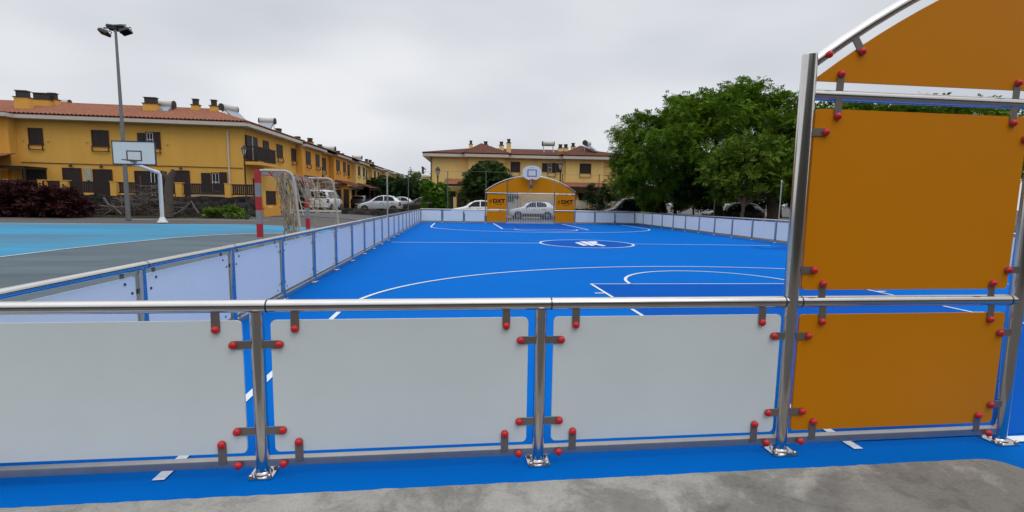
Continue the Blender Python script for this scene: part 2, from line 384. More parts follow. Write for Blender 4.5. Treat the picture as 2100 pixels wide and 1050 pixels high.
for yk in (2.6, 3.45, 4.3, 5.1):
    ribbon('key_tick', [(KX0-.19,yk),(KX0-.031,yk)], LW, .008, flat=0); ribbon('key_tick', [(KX1+.031,yk),(KX1+.19,yk)], LW, .008, flat=0)
lg = MB()
for poly in ([(1179,498),(1186,497),(1206,503.2),(1196,504)], [(1188,495.6),(1200,495.4),(1220,503.4),(1213,504.3)], [(1203,495.4),(1223,495.4),(1226,497.3),(1221,499.2),(1243,504.3),(1236,505),(1221,502),(1219,502.4)]):
    lg.prism([tuple(gz(a, b, 0).xy) for a, b in poly], .002, .0075, 'z')
tag(lg.build('court_emblem', m_line), kind='structure')
wet = sheet('court_stain', [tuple(gz(a, b, 0).xy) for a, b in [(1537,508),(1552,506),(1575,509),(1600,506),(1640,507),(1650,513),(1600,512),(1560,510.5)]], .0035, m_bluedark, flat=0)

# ------------------------------------------------------------------ court barriers
RP, RR = .0345, .0335
def rrect(x0, x1, z0, z1, r=.025):
    o = []
    for cx, cz, a in ((x1-r, z1-r, 0), (x0+r, z1-r, 90), (x0+r, z0+r, 180), (x1-r, z0+r, 270)):
        for k in range(4): o.append((cx+r*math.cos(math.radians(a+30*k)), cz+r*math.sin(math.radians(a+30*k))))
    return o
def post_mesh(h, r=RP, plate=.075):
    mb = MB(); mb.tube([(0,0,.008),(0,0,h)], r, 20, m_steel); return mb
def plate_mesh(r=RP, s=.062):
    mb = MB(); mb.prism(rrect(-s, s, -s, s, .012), .001, .011, 'z', m_steel)
    mb.lathe((0,0,.011), [(r+.012,0),(r+.01,.008),(r+.001,.018)], 20, m_steel); return mb
def anchor_mesh():
    mb = MB(); mb.lathe((0,0,.011), [(.0,.018),(.008,.018),(.008,.0)], 8, m_steel); mb.lathe((0,0,.011), [(.013,.0),(.013,.01),(.0,.0101)], 6, m_steel_flat, smooth=False); return mb
def bracket_mesh(l0, l1, wd=.021):
    """flat bar from l0 to l1 along +x, in front (y<0), rounded end; cap goes at l1"""
    mb = MB(); pr = [(l0,-wd),(l1,-wd)]+[(l1+wd*math.sin(math.radians(a)), -wd*math.cos(math.radians(a))) for a in range(20, 180, 20)]+[(l1,wd),(l0,wd)]
    mb.prism(pr, -.0225, -.0165, 'y', m_steel_flat); return mb
def cap_mesh():
    mb = MB(); mb.lathe((0,-.0225,0), [(.0205,0),(.0205,-.004*-1)]+[(.0205*math.cos(a), .004+.0165*math.sin(a)) for a in [i*PI/12 for i in range(1, 7)]], 16, m_red, axis=(0,-1,0)); return mb
def proto(mb, name, local=True):
    o = mb.build(name); COL.objects.unlink(o); return o
P_plate = proto(plate_mesh(), 'base_plate'); P_anchor = proto(anchor_mesh(), 'anchor_bolt')
P_plate_big = proto(plate_mesh(.04, .075), 'base_plate')
P_post = proto(post_mesh(H-.028), 'post')
P_cap = proto(cap_mesh(), 'bolt_cap')
P_brs = proto(bracket_mesh(.02, .115), 'bracket')
P_brv = proto(bracket_mesh(-.03, .08), 'bracket')
mbb = MB(); mbb.lathe((0,0,0), [(.011,0),(.011,.006),(.001,.0065)], 8, m_bolt, axis=(0,1,0)); P_bolt = proto(mbb, 'bolt')
rim_ = MB(); rim_.tube([(-.004,0,0),(.004,0,0)], RR+.0012, 20, m_bolt); P_joint = proto(rim_, 'joint_ring')

def frame_matrix(origin, ang):      # local barrier frame: x along, -y outside
    return Matrix.Translation(Vector(origin)) @ Matrix.Rotation(ang, 4, 'Z')
def add_post(t, x, h=None, big=False, hardware=True):
    src = P_post if not big else BIGPOST
    p = inst(src, t, (x,0,0))
    pl = inst(P_plate_big if big else P_plate, p, (0,0,0), 0.02)
    if hardware:
        s = .06 if big else .047
        for sx in (-s, s):
            for sy in (-s, s): inst(P_anchor, p, (sx,sy,0))
    return p
def add_bracket(t, x, z, ang, src):
    """ang in the board plane: 0 points +x, 90 up"""
    b = src.copy(); COL.objects.link(b); b.parent = t; b.location = (x,0,z); b.rotation_euler = (0,-math.radians(ang),0)
    c = P_cap.copy(); COL.objects.link(c); c.parent = b; c.location = (.115 if src is P_brs else .08, 0, 0)
    return b
def add_caponly(t, x, z): return inst(P_cap, t, (x,.0-.006,z))
def bay(t, xa, xb, mt=m_board, z0=.135, z1=.855, brackets=True, bolts=False, gapa=.072, gapb=.072, bottom=True, top=True, zr=.89, zb=.118):
    bd = MB(); bd.prism(rrect(xa+gapa, xb-gapb, z0, z1), -.0155, -.003, 'y', mt); b = bd.build('board', mt, t, local=True)
    if brackets:
        for x, a in ((xa, 0), (xb, 180)):
            dz = (z1-z0)*.17
            add_bracket(t, x, z1-.128, a, P_brs); add_bracket(t, x, z0+.122, a, P_brs)
        for x in (xa+.195, xb-.195):
            if top: add_bracket(t, x, zr, 270, P_brv)
            add_bracket(t, x, z0-.026, 90, P_brv)
        if bottom:
            for x in (xa+.115, xb-.115): add_caponly(t, x, .072)
    if bolts:
        for x, z in ((xa+.118, z1-.128),(xa+.118,z0+.122),(xb-.118,z1-.128),(xb-.118,z0+.122),(xa+.195,z1-.045),(xb-.195,z1-.045),(xa+.195,z0+.045),(xb-.195,z0+.045)):
            inst(P_bolt, b, (x,-.003,z))
    return b
def rail(t, xa, xb, joints=(), z=H):
    mb = MB(); mb.tube([(xa,0,z),(xb,0,z)], RR, 24, m_steel); r = mb.build('top_rail', m_steel, t, local=True)
    for j in joints: inst(P_joint, r, (j,0,z))
    return r
def brail(t, xa, xb):
    mb = MB(); mb.box((xa,-.0165,.052),(xb,.0285,.096)); return mb.build('bottom_rail', m_rail_flat, t, local=True, bevel=.004)
def barrier(label, origin, ang, n, pitch, near=False, bolts=0, group=None, outer_br=0, ends=(True, True), inside_brackets=False):
    t = thing('barrier', label, 'barrier', origin, ang)
    for i in range(n+1):
        if (i == 0 and not ends[0]) or (i == n and not ends[1]): continue
        add_post(t, i*pitch, hardware=near or i < 6)
    for i in range(n):
        bay(t, i*pitch, (i+1)*pitch, brackets=near or i < outer_br, bolts=i < bolts)
        brail(t, i*pitch+RP*.7, (i+1)*pitch-RP*.7)
    rail(t, -RR if ends[0] else 0, n*pitch+(RR if ends[1] else -.03), [i*pitch+s*.055 for i in range(n+1) for s in ((1,) if i == 0 else (-1,) if i == n else (1,))] if n < 8 else [i*pitch+.06 for i in range(n)])
    return t
barrier('steel barrier with three white boards nearest the camera, left of the tall orange panel', (0,0,0), 0, 3, BX, near=True, ends=(True, False))
# left side: outside is -x => local -y maps to world -x : angle -90deg (local x -> -y). run from far to near
tl = thing('barrier', 'long receding line of white boards along the left side of the blue court', 'barrier', (0,0,0), -PI/2)
tl.location = (0, L, 0)
for i in range(1, 20): add_post(tl, L-i*BY, hardware=i < 8)
for i in range(20):
    xb_, xa_ = L-i*BY, L-(i+1)*BY
    bay(tl, xa_, xb_, brackets=i < 5, bolts=i < 6)
    if i == 0: brail(tl, xa_+.025, xb_-.06)
    else: brail(tl, xa_+.025, xb_-.025)
rail(tl, .034, L-.034, [L-i*BY-.06 for i in range(1, 20)])
# right side: outside +x ; angle +90 (local x -> +y, local -y -> +x)
tr_ = thing('barrier', 'receding line of white boards along the right side of the court, before the trees', 'barrier', (W,0,0), PI/2)
for i in range(1, 20): add_post(tr_, i*BY, hardware=False)
for i in range(20):
    bay(tr_, i*BY, (i+1)*BY, brackets=False); brail(tr_, i*BY+.025, (i+1)*BY-.025)
rail(tr_, .034, L-.034, [i*BY+.06 for i in range(1, 20)])
# near right and the two far ones (far ones turned round: outside is +y)
barrier('three white boards of the near barrier to the right of the near goal', (4.5+2*BG+GATE,0,0), 0, 3, BX, near=False, ends=(False, True))
barrier('three white boards at the far end, right of the far goal', (W,L,0), PI, 3, BX, ends=(True, False))
barrier('three white boards at the far end, left of the far goal, before a white car', (4.5,L,0), PI, 3, BX, ends=(False, True))

# ------------------------------------------------------------------ goals
ARC_R = 5.28; HALF = BG+GATE/2
def zarc(x): return 3.35-ARC_R+math.sqrt(max(0, ARC_R**2-x*x))
BIGPOST = proto(post_mesh(2.325, .0405), 'post')
pm = MB(); pm.lathe((0,0,2.325), [(.0405,0),(.036,.006),(.0,.008)], 20, m_steel); 
def text_mesh(s, size, bold=.0):
    c = bpy.data.curves.new('txt', 'FONT'); c.body = s; c.size = size; c.offset = bold; c.extrude = .0015; c.resolution_u = 3
    o = bpy.data.objects.new('txt', c); COL.objects.link(o)
    dg = bpy.context.evaluated_depsgraph_get(); me = bpy.data.meshes.new_from_object(o.evaluated_get(dg))
    bpy.data.objects.remove(o); return me
def goal(label, origin, ang, logos, near):
    t = thing('goal', label, 'goal', origin, ang)         # local x centred on the goal, -y outside
    xs = [-HALF, -GATE/2, GATE/2, HALF]
    for x in xs:
        p = add_post(t, x, big=True)
        cp = inst(CAPTOP, p, (0,0,0))
    for sx in (-1, 1):
        xa, xb = sorted((sx*HALF, sx*GATE/2))
        bay(t, xa, xb, m_orange, .137, .852, brackets=near, gapa=.056, gapb=.085); b2 = bay(t, xa, xb, m_orange, 1.0, 2.035, brackets=False, gapa=.050, gapb=.10)
        if near:
            for x, a in ((xa, 0), (xb, 180)): add_bracket(t, x, 1.905, a, P_brs); add_bracket(t, x, 1.118, a, P_brs)
            for x in (xa+.18, xb-.21): add_bracket(t, x, 2.075, 270, P_brv); add_bracket(t, x, .957, 90, P_brv); add_bracket(t, x, 2.145, 90, P_brv)
        mb = MB(); mb.tube([(xa,0,H),(xb,0,H)], RR, 24, m_steel); r = mb.build('mid_rail', m_steel, t, local=True)
        inst(P_joint, r, (xa+.06,0,H)); inst(P_joint, r, (xb-.06,0,H))
        brail(t, xa+.03, xb-.03)
        if logos:
            # lettering on the court side (local +y)
            me = text_mesh('DXT', .36, .02); o = bpy.data.objects.new('lettering', me); COL.objects.link(o); me.materials.append(m_logo)
            o.parent = b2; o.rotation_euler = (PI/2,0,PI); xc = (xa+xb)/2; o.location = (xc+.25, -.001, 1.44); o.scale = (1.14,1,1)
            mb = MB()
            for k in range(3):
                x = xc+.52-.075*k; mb.prism([(x,1.44+.02*k),(x-.036,1.43+.02*k),(x-.05,1.69-.03*(2-k)),(x-.014,1.71-.03*(2-k))], -.003, .0005, 'y')
            mb.prism([(xc+.5,1.38),(xc+.34,1.38),(xc+.38,1.41),(xc+.46,1.41)], -.003, .0005, 'y')
            for k in range(9): mb.box((xc+.12-.062*k-.045,-.003,1.315),(xc+.12-.062*k,.0005,1.355))
            mb.build('emblem', m_logo, b2, local=True)
    mb = MB(); mb.tube([(-HALF,0,2.112),(HALF,0,2.112)], .031, 20, m_steel); mb.build('crossbar', m_steel, t, local=True)
    ap = []
    x = -HALF+.02
    n = 40
    for i in range(n+1): x = -HALF+.03+(2*HALF-.06)*i/n; ap.append((x,0,zarc(x)))
    mb = MB(); mb.tube(ap, .031, 18, m_steel); mb.build('arch_pipe', m_steel, t, local=True)
    for x in (-GATE/2, 0, GATE/2):
        mb = MB(); z0 = 2.33 if x else 2.14; mb.tube([(x,0,z0),(x,0,zarc(x)-.02)], .03, 16, m_steel); mb.build('upright', m_steel, t, local=True)
    segs = [(-HALF,-GATE/2),(-GATE/2,0),(0,GATE/2),(GATE/2,HALF)]
    for a, b in segs:
        a2, b2_ = a+.05, b-.05; pts = [(a2,2.185),(b2_,2.185)]
        for i in range(13):
            x = b2_+(a2-b2_)*i/12; pts.append((x, max(2.2, zarc(x)-.078*math.sqrt(1+(x/math.sqrt(ARC_R**2-x*x))**2))))
        mb = MB(); mb.prism(pts, -.0155, -.003, 'y', m_orange); mb.build('arch_board', m_orange, t, local=True)
        if near:
            for x in (a+.25, b-.25):
                if abs(x) < HALF-.1:
                    th = math.degrees(math.atan2(-x, math.sqrt(ARC_R**2-x*x))); add_bracket(t, x, zarc(x)-.03, 270+th, P_brv)
            add_caponly(t, a+.09 if a < -1 else b-.09, zarc(a+.09 if a < -1 else b-.09)-.012)
    # gate grille
    for k in range(0 if near else 28):
        x = -GATE/2+GATE*(k+.5)/28; mb = MB(); mb.tube([(x,0,.07),(x,0,2.08)], .017, 8, m_greybar); mb.build('grille_bar', m_greybar, t, local=True)
    for a_, b_ in () if near else (((-GATE/2+.04,-.02,.035),(GATE/2-.04,.02,.075)),((-GATE/2+.04,-.013,1.985),(GATE/2-.04,.013,2.01))): mb = MB(); mb.box(a_, b_); mb.build('grille_rail', m_greybar, t, local=True)
    # backboard with rim on the court side
    bp = [(math.copysign(abs(math.cos(a))**.85, math.cos(a))*.66, (.48 if math.sin(a) > 0 else .52)*math.copysign(abs(math.sin(a))**.9, math.sin(a))) for a in [2*PI*i/40 for i in range(40)]]
    mb = MB(); mb.prism([(x,z+3.56) for x, z in bp], .32, .35, 'y', m_white); bb = mb.build('backboard', m_white, t, local=True)
    mb = MB(); mt_ = m_logo
    for a, b in (((-.32,.351,3.29),(.32,.356,3.34)),((-.32,.351,3.72),(.32,.356,3.77)),((-.32,.351,3.34),(-.265,.356,3.72)),((.265,.351,3.34),(.32,.356,3.72))): mb.box(a, b)
    mb.build('target_square', m_dark, bb, local=True)
    mb = MB()
    for k in range(6): mb.box((-.12+k*.042,.351,3.90),(-.09+k*.042,.354,3.925))
    mb.build('maker_mark', m_stripe_grey, bb, local=True)
    mb = MB(); mb.tube([(.0+.225*math.cos(2*PI*i/24),.62+.225*math.sin(2*PI*i/24),3.05) for i in range(25)], .012, 8, m_stripe_red, cap=False); mb.box((-.07,.35,2.98),(.07,.41,3.12)); mb.build('rim', m_stripe_red, bb, local=True)
    mb = MB()
    for sx in (-.3, .3): mb.tube([(sx*.2,.02,2.6),(sx,.30,3.2)], .018, 8, m_steel); mb.tube([(sx*.2,.02,3.3),(sx,.31,3.45)], .018, 8, m_steel)
    mb.tube([(0,.03,2.2),(0,.06,2.9)], .025, 8, m_steel); mb.box((-.09,.02,2.5),(.09,.04,2.72))
    mb.build('backboard_arm', m_steel, t, local=True)
    return t
CAPTOP = proto(pm, 'post_cap')
goal('arched goal with orange boards and steel pipes close to the camera at the right', (4.49+HALF,0,0), 0, False, True)
goal('arched orange goal with grille and white oval backboard at the far end of the court', (4.5+HALF,L,0), PI, True, False)

#PART2
# ------------------------------------------------------------------ houses
class MX(MB):
    """mesh builder with a local transform"""
    def __init__(s, M=None): super().__init__(); s.xf = M
    def add(s, vs, fs, mt=None, smooth=False):
        if s.xf: vs = [s.xf @ Vector(q) for q in vs]
        super().add(vs, fs, mt, smooth)
def window(par, M, x0, x1, z0, z1, rail_z=None, leaf=2, opened=None, glass=True):
    """closed plank shutters in a brown frame; below them a thin flower-box rail"""
    mb = MX(M); f = .05
    mb.box((x0,-.05,z0),(x0+f,.02,z1), m_brownred); mb.box((x1-f,-.05,z0),(x1,.02,z1), m_brownred)
    mb.box((x0+f,-.05,z1-f),(x1-f,.02,z1), m_brownred); mb.box((x0-.02,-.065,z0-f),(x1+.02,.02,z0), m_brownred)
    wn = mb.build('window', m_brownred, par, local=True)
    n = leaf; ww = (x1-x0-2*f)/n
    for k in range(n):
        a = x0+f+k*ww
        if opened is not None and k in opened:
            mb = MX(M); mb.box((a,-.012,z0),(a+ww,.0,z1-f), m_glass); mb.build('pane', m_glass, wn, local=True)
            mb = MX(M); t = .035
            for q in ((a,z0,a+t,z1-f),(a+ww-t,z0,a+ww,z1-f),(a+t,z1-f-t,a+ww-t,z1-f),(a+t,z0,a+ww-t,z0+t),(a+ww/2-.014,z0+t,a+ww/2+.014,z1-f-t),(a+t,(z0+z1)/2-.02,a+ww/2-.014,(z0+z1)/2+.02),(a+ww/2+.014,(z0+z1)/2-.02,a+ww-t,(z0+z1)/2+.02)):
                mb.box((q[0],-.03,q[1]),(q[2],-.013,q[3]), m_whitef)
            mb.build('casement', m_whitef, wn, local=True)
        else:
            mb = MX(M); mb.box((a+.004,-.022,z0+.004),(a+ww-.004,.0,z1-f-.004), m_brown)
            for j in range(int((z1-z0)/.16)): mb.box((a+.05,-.034,z0+.05+j*.16),(a+ww-.05,-.0225,z0+.05+j*.16+.10), m_brown)
            mb.build('shutter', m_brown, wn, local=True)
    if rail_z is not None:
        mb = MX(M); t = .045
        mb.box((x0,-.12,rail_z),(x1,-.075,rail_z+t), m_brownred); mb.box((x0,-.12,rail_z+t),(x0+t,-.075,z0-f-.002), m_brownred); mb.box((x1-t,-.12,rail_z+t),(x1,-.075,z0-f-.002), m_brownred)
        mb.box((x0,-.075,rail_z),(x0+t,.0,rail_z+t), m_brownred); mb.box((x1-t,-.075,rail_z),(x1,.0,rail_z+t), m_brownred)
        mb.build('flower_box_rail', m_brownred, wn, local=True)
    return wn
def open_shutter(wn, M, x0, x1, z0, z1):
    mb = MX(M); mb.box((x0,-.09,z0),(x1,-.052,z1), m_brown)
    for j in range(int((z1-z0)/.16)): mb.box((x0+.05,-.102,z0+.05+j*.16),(x1-.05,-.091,z0+.05+j*.16+.10), m_brown)
    mb.build('shutter', m_brown, wn, local=True)
def door(par, M, x0, x1, z0, z1):
    mb = MX(M); mb.box((x0,-.04,z0),(x1,.02,z1), m_brown); mb.box((x0-.05,-.06,z0),(x0,.02,z1+.05), m_brownred); mb.box((x1,-.06,z0),(x1+.05,.02,z1+.05), m_brownred); mb.box((x0,-.06,z1),(x1,.02,z1+.05), m_brownred)
    d = mb.build('door', m_brown, par, local=True)
    mb = MX(M); mb.lathe((x1-.1,-.07,z0+1.0), [(.001,.0),(.03,.01),(.03,.03)], 8, m_galv, axis=(0,1,0)); mb.build('handle', m_galv, d, local=True)
    return d
def slope(mb, A, B, Cc, Dd, mt, pitch=.22, amp=.075):
    """corrugated tile slope: eave A->B, ridge ends C (over A) and D (over B)"""
    A, B, Cc, Dd = map(Vector, (A, B, Cc, Dd)); e = (B-A); ln = e.length; e.normalize()
    s = (Cc-A)-e*(Cc-A).dot(e); V = s.length; s.normalize(); nn = e.cross(s)
    if nn.z < 0: nn = -nn
    tC = (Cc-A).dot(e); tD = (Dd-A).dot(e); n = max(4, int(ln/pitch*6)); cols = []
    for i in range(n+1):
        t = ln*i/n; v = V
        if tC > 0 and t < tC: v = V*t/tC
        if tC <= 0 and t < -tC*0: v = V
        if t > tD and ln > tD: v = min(v, V*(ln-t)/(ln-tD))
        h = amp*abs(math.sin(PI*t/pitch))**.7
        cols.append((A+e*t+nn*h, v))
    vs = []; fs = []; rows = max(2, int(V/.4))
    for q, v in cols:
        for k in range(rows+1):
            vs.append(q+s*(v*k/rows)+nn*(.02*((k % 2))))
    R = rows+1
    for i in range(n):
        for k in range(rows): fs.append((i*R+k, (i+1)*R+k, (i+1)*R+k+1, i*R+k+1))
    mb.add(vs, fs, mt)
def ridge_tiles(mb, P, Q, mt, r=.11): mb.tube([P, Q], r, 8, mt)
def chimney(roof, x, y, z0, z1, sx=.35, sy=.3, wall=None, slots=1):
    mb = MB(); wall = wall or m_yel
    mb.box((x-sx,y-sy,z0),(x+sx,y+sy,z1-.42), wall); mb.box((x-sx-.04,y-sy-.04,z1-.42),(x+sx+.04,y+sy+.04,z1-.37), m_capdark)
    mb.box((x-sx+.07,y-sy+.07,z1-.37),(x+sx-.07,y+sy-.07,z1-.05), m_capdark); mb.box((x-sx+.03,y-sy+.03,z1-.05),(x+sx-.03,y+sy-.03,z1), m_capdark)
    mb.build('chimney', wall, roof, local=True)
def hip_roof(house, poly4, ridge, z0, zr, mt, name='roof', hips=True):
    """poly4 = eave corners (front-left, front-right, back-right, back-left) in house coords; ridge=((x,y),(x,y))"""
    a, b, c, d = [Vector((*q, z0)) for q in poly4]; p, q = [Vector((*k, zr)) for k in ridge]
    mb = MB(); slope(mb, a, b, p, q, mt); slope(mb, b, c, q, q, mt); slope(mb, c, d, q, p, mt); slope(mb, d, a, p, p, mt)
    ridge_tiles(mb, p, q, mt)
    for e, r in ((a,p),(b,q),(c,q),(d,p)): ridge_tiles(mb, e, r, mt, .09)
    return mb.build(name, mt, house, local=True)
def cornice(house, poly, z0, z1, mt=m_cornice):
    mb = MB(); mb.prism(poly, z0, z1, 'z', mt); mb.prism([(x*1.0, y) for x, y in poly], z1+.002, z1+.05, 'z', m_tiledark); return mb.build('cornice', mt, house, local=True)

# --- corner house on the left: front wall faces the courts, right wall faces the street
ZG = .45
ANG_A = math.radians(2.22)
PF = Vector((-10.58, 29.28, 0))      # building line of the garden wall
HS = 1.16                            # storey height 3.1 m
PC = Vector((-12.68, 34.38, -.237))
hA = thing('house', 'long ochre two storey house with tiled hip roof and balcony on the street corner', 'house', PC, ANG_A, 'ochre terraced houses'); hA.scale = (HS, HS, HS)
SA = math.radians(90-3-2.22); sx_, sy_ = math.cos(SA), math.sin(SA)
BACK = 8.6; LEFT = -19
mb = MB()
mb.prism([(-12.1,0),(0,0),(sx_*BACK,sy_*BACK),(LEFT,BACK),(LEFT,-.55),(-12.1,-.55)], .0, 5.81, 'z', m_yel); wA = mb.build('wall', m_yel, hA, local=True)
mb = MB(); mb.box((LEFT+.01,-.556,.3),(-12.101,-.5515,5.8), m_orangewall); mb.build('wall', m_orangewall, hA, local=True)
ov = .52
cornice(hA, [(LEFT-ov,-1.07),(-12.1+.3,-1.07),(-12.1+.3,-ov),(ov,-ov),(ov+sx_*(BACK+ov),BACK+.4),(LEFT-ov,BACK+.4)], 5.80, 6.0)
rA = hip_roof(hA, [(LEFT-ov,-ov),(ov,-ov),(ov+sx_*(BACK+ov),BACK+.4),(LEFT-ov,BACK+.4)], ((LEFT+2,4.2),(-3.5,4.2)), 6.05, 7.42, m_tile)
I4 = Matrix.Identity(4); MS = Matrix.Rotation(SA, 4, 'Z')
for (a, b, op) in ((-11.5,-10.76,None),(-8.24,-7.33,None),(-5.35,-4.56,(0,))):
    window(hA, I4, a, b, 4.42, 5.33, 4.08, 2, op)
open_shutter(hA.children[-1], I4, -5.78, -5.38, 4.42, 5.25)
door(hA, I4, -9.86, -8.97, .5, 3.05); door(hA, I4, -3.9, -3.11, .5, 3.05)
window(hA, I4, -8.33, -7.29, 1.3, 3.06, None, 2)
wn = window(hA, I4, -6.1, -4.34, 1.3, 3.02, None, 4, (2,))
wn = window(hA, I4, -1.86, -1.36, 1.85, 3.02, None, 1, (0,)); open_shutter(wn, I4, -2.4, -1.89, 1.82, 2.98); open_shutter(wn, I4, -1.33, -.95, 1.82, 3.05)
mb = MB(); mb.box((-8.78,-.03,1.9),(-8.42,-.002,3.12), m_sign); mb.box((-8.72,-.034,2.15),(-8.6,-.031,2.28), m_brown); mb.box((-8.64,-.034,2.32),(-8.5,-.031,2.40), m_brown); mb.build('wall_sign', m_sign, hA, local=True)
mb = MB(); mb.tube([(-.80,-.06,.6),(-.80,-.06,5.55)], .055, 8, m_cornice); mb.build('drain_pipe', m_cornice, hA, local=True)
mb = MB(); mb.tube([(-12.0,-.03,3.36),(-8,-.03,3.33),(-4,-.03,3.34),(-.02,-.03,3.32)], .018, 5, m_capdark); mb.build('cable', m_capdark, hA, local=True)
for x in (-11.75,-10.5,-8.5,-4.2):
    mb = MB(); mb.lathe((x,-.07,4.62), [(.01,-.04),(.035,-.03),(.04,.03),(.01,.05)], 8, m_lampglass); mb.build('wall_lamp', m_lampglass, hA, local=True)
for x in (-9.4,-7.8,-3.5):
    mb = MB(); mb.tube([(x,-.02,3.2),(x,-.14,3.32)], .03, 6, m_dark); mb.lathe((x,-.14,3.14), [(.09,0),(.05,.18),(.01,.22)], 6, m_dark); mb.build('wall_lamp', m_dark, hA, local=True)
# pergola and lean-to on the left
mb = MB(); mb.box((-12.6,-2.3,1.3),(-10.75,-.002,2.95), m_awn) if False else None
mb = MB()
for k in range(12): mb.box((-12.09+k*.12,-1.6,3.0),(-12.09+k*.12+.07,-.01,3.07), m_awn)
mb.box((-12.1,-1.6,2.9),(-10.72,-1.5,2.99), m_awn); mb.box((-12.1,-1.58,.45),(-12.02,-1.5,2.9), m_awn); mb.box((-10.8,-1.58,.45),(-10.72,-1.5,2.9), m_awn); mb.box((-12.0,-.02,.5),(-10.75,-.004,2.98), m_awn)
mb.build('pergola', m_awn, hA, local=True)
mb = MB(); slope(mb, (-18,-2.3,3.35), (-11.75,-2.3,3.35), (-18,-.57,3.75), (-11.75,-.57,3.75), m_tile); mb.box((-18,-2.25,3.02),(-11.8,-2.1,3.33), m_brown); mb.box((-18,-2.08,.4),(-12.3,-.56,2.95), m_orangewall); mb.build('porch_roof', m_tile, hA, local=True)
# street side of the corner house
mb = MX(MS); mb.box((.35,-.05,3.75),(1.95,.02,5.4), m_brown); dA = mb.build('door', m_brown, hA, local=True)
for a in (.42, 1.22): 
    mb = MX(MS); mb.box((a,-.075,3.95),(a+.7,-.051,5.3), m_brown); mb.build('shutter', m_brown, dA, local=True)
mb = MX(MS); mb.box((1.13,-.09,3.9),(1.19,-.052,5.35), m_whitef); mb.build('jamb', m_whitef, dA, local=True)
window(hA, MS, 2.8, 3.62, 4.0, 5.38, None)
window(hA, MS, 4.95, 5.95, 4.48, 5.38, 4.12); window(hA, MS, 7.6, 8.45, 4.46, 5.38, 4.12)
mb = MX(MS); mb.box((.05,-.9,3.55),(2.75,-.002,3.74), m_yel); bl = mb.build('balcony', m_yel, hA, local=True)
mb = MX(MS); mb.box((.07,-.88,4.62),(2.73,-.81,4.68), m_brown); mb.box((.07,-.88,3.8),(2.73,-.81,3.85), m_brown)
for k in range(22): mb.box((.09+k*.12,-.865,3.85),(.09+k*.12+.06,-.825,4.62), m_brown)
for x in (.07, 2.67):
    mb.box((x,-.81,4.62),(x+.06,-.01,4.68), m_brown)
    for k in range(6): mb.box((x+.01,-.77+k*.12,3.75),(x+.05,-.71+k*.12,4.62), m_brown)
mb.box((1.7,-.885,3.76),(1.8,-.80,4.72), m_brown); mb.build('railing', m_brown, bl, local=True)
door(hA, MS, 1.2, 2.1, .5, 2.7); window(hA, MS, 5.3, 6.5, 1.4, 2.7)
def chim_px(px0, px1, pyt, yl, sy=.3):
    d = ray((px0+px1)/2, pyt); n_ = Vector((-math.sin(ANG_A), math.cos(ANG_A), 0)); k = ((PC-CAM).dot(n_)+yl*HS)/d.dot(n_); q = CAM+d*k
    ul = (q-PC).dot(Vector((math.cos(ANG_A), math.sin(ANG_A), 0)))/HS; chimney(rA, ul, yl, 6.1+.3*yl, (q.z-PC.z)/HS, (px1-px0)/2*(k/F)*.78/HS, sy*.7)
for a in ((31,62,186,1.1,.32),(66,104,191,2.6,.3),(98,119,191,3.0,.28),(198,225,217,4.9,.25),(293,326,200,2.4,.3),(392,410,203,3.6,.25),(430,447,205,3.3,.25)): chim_px(*a)

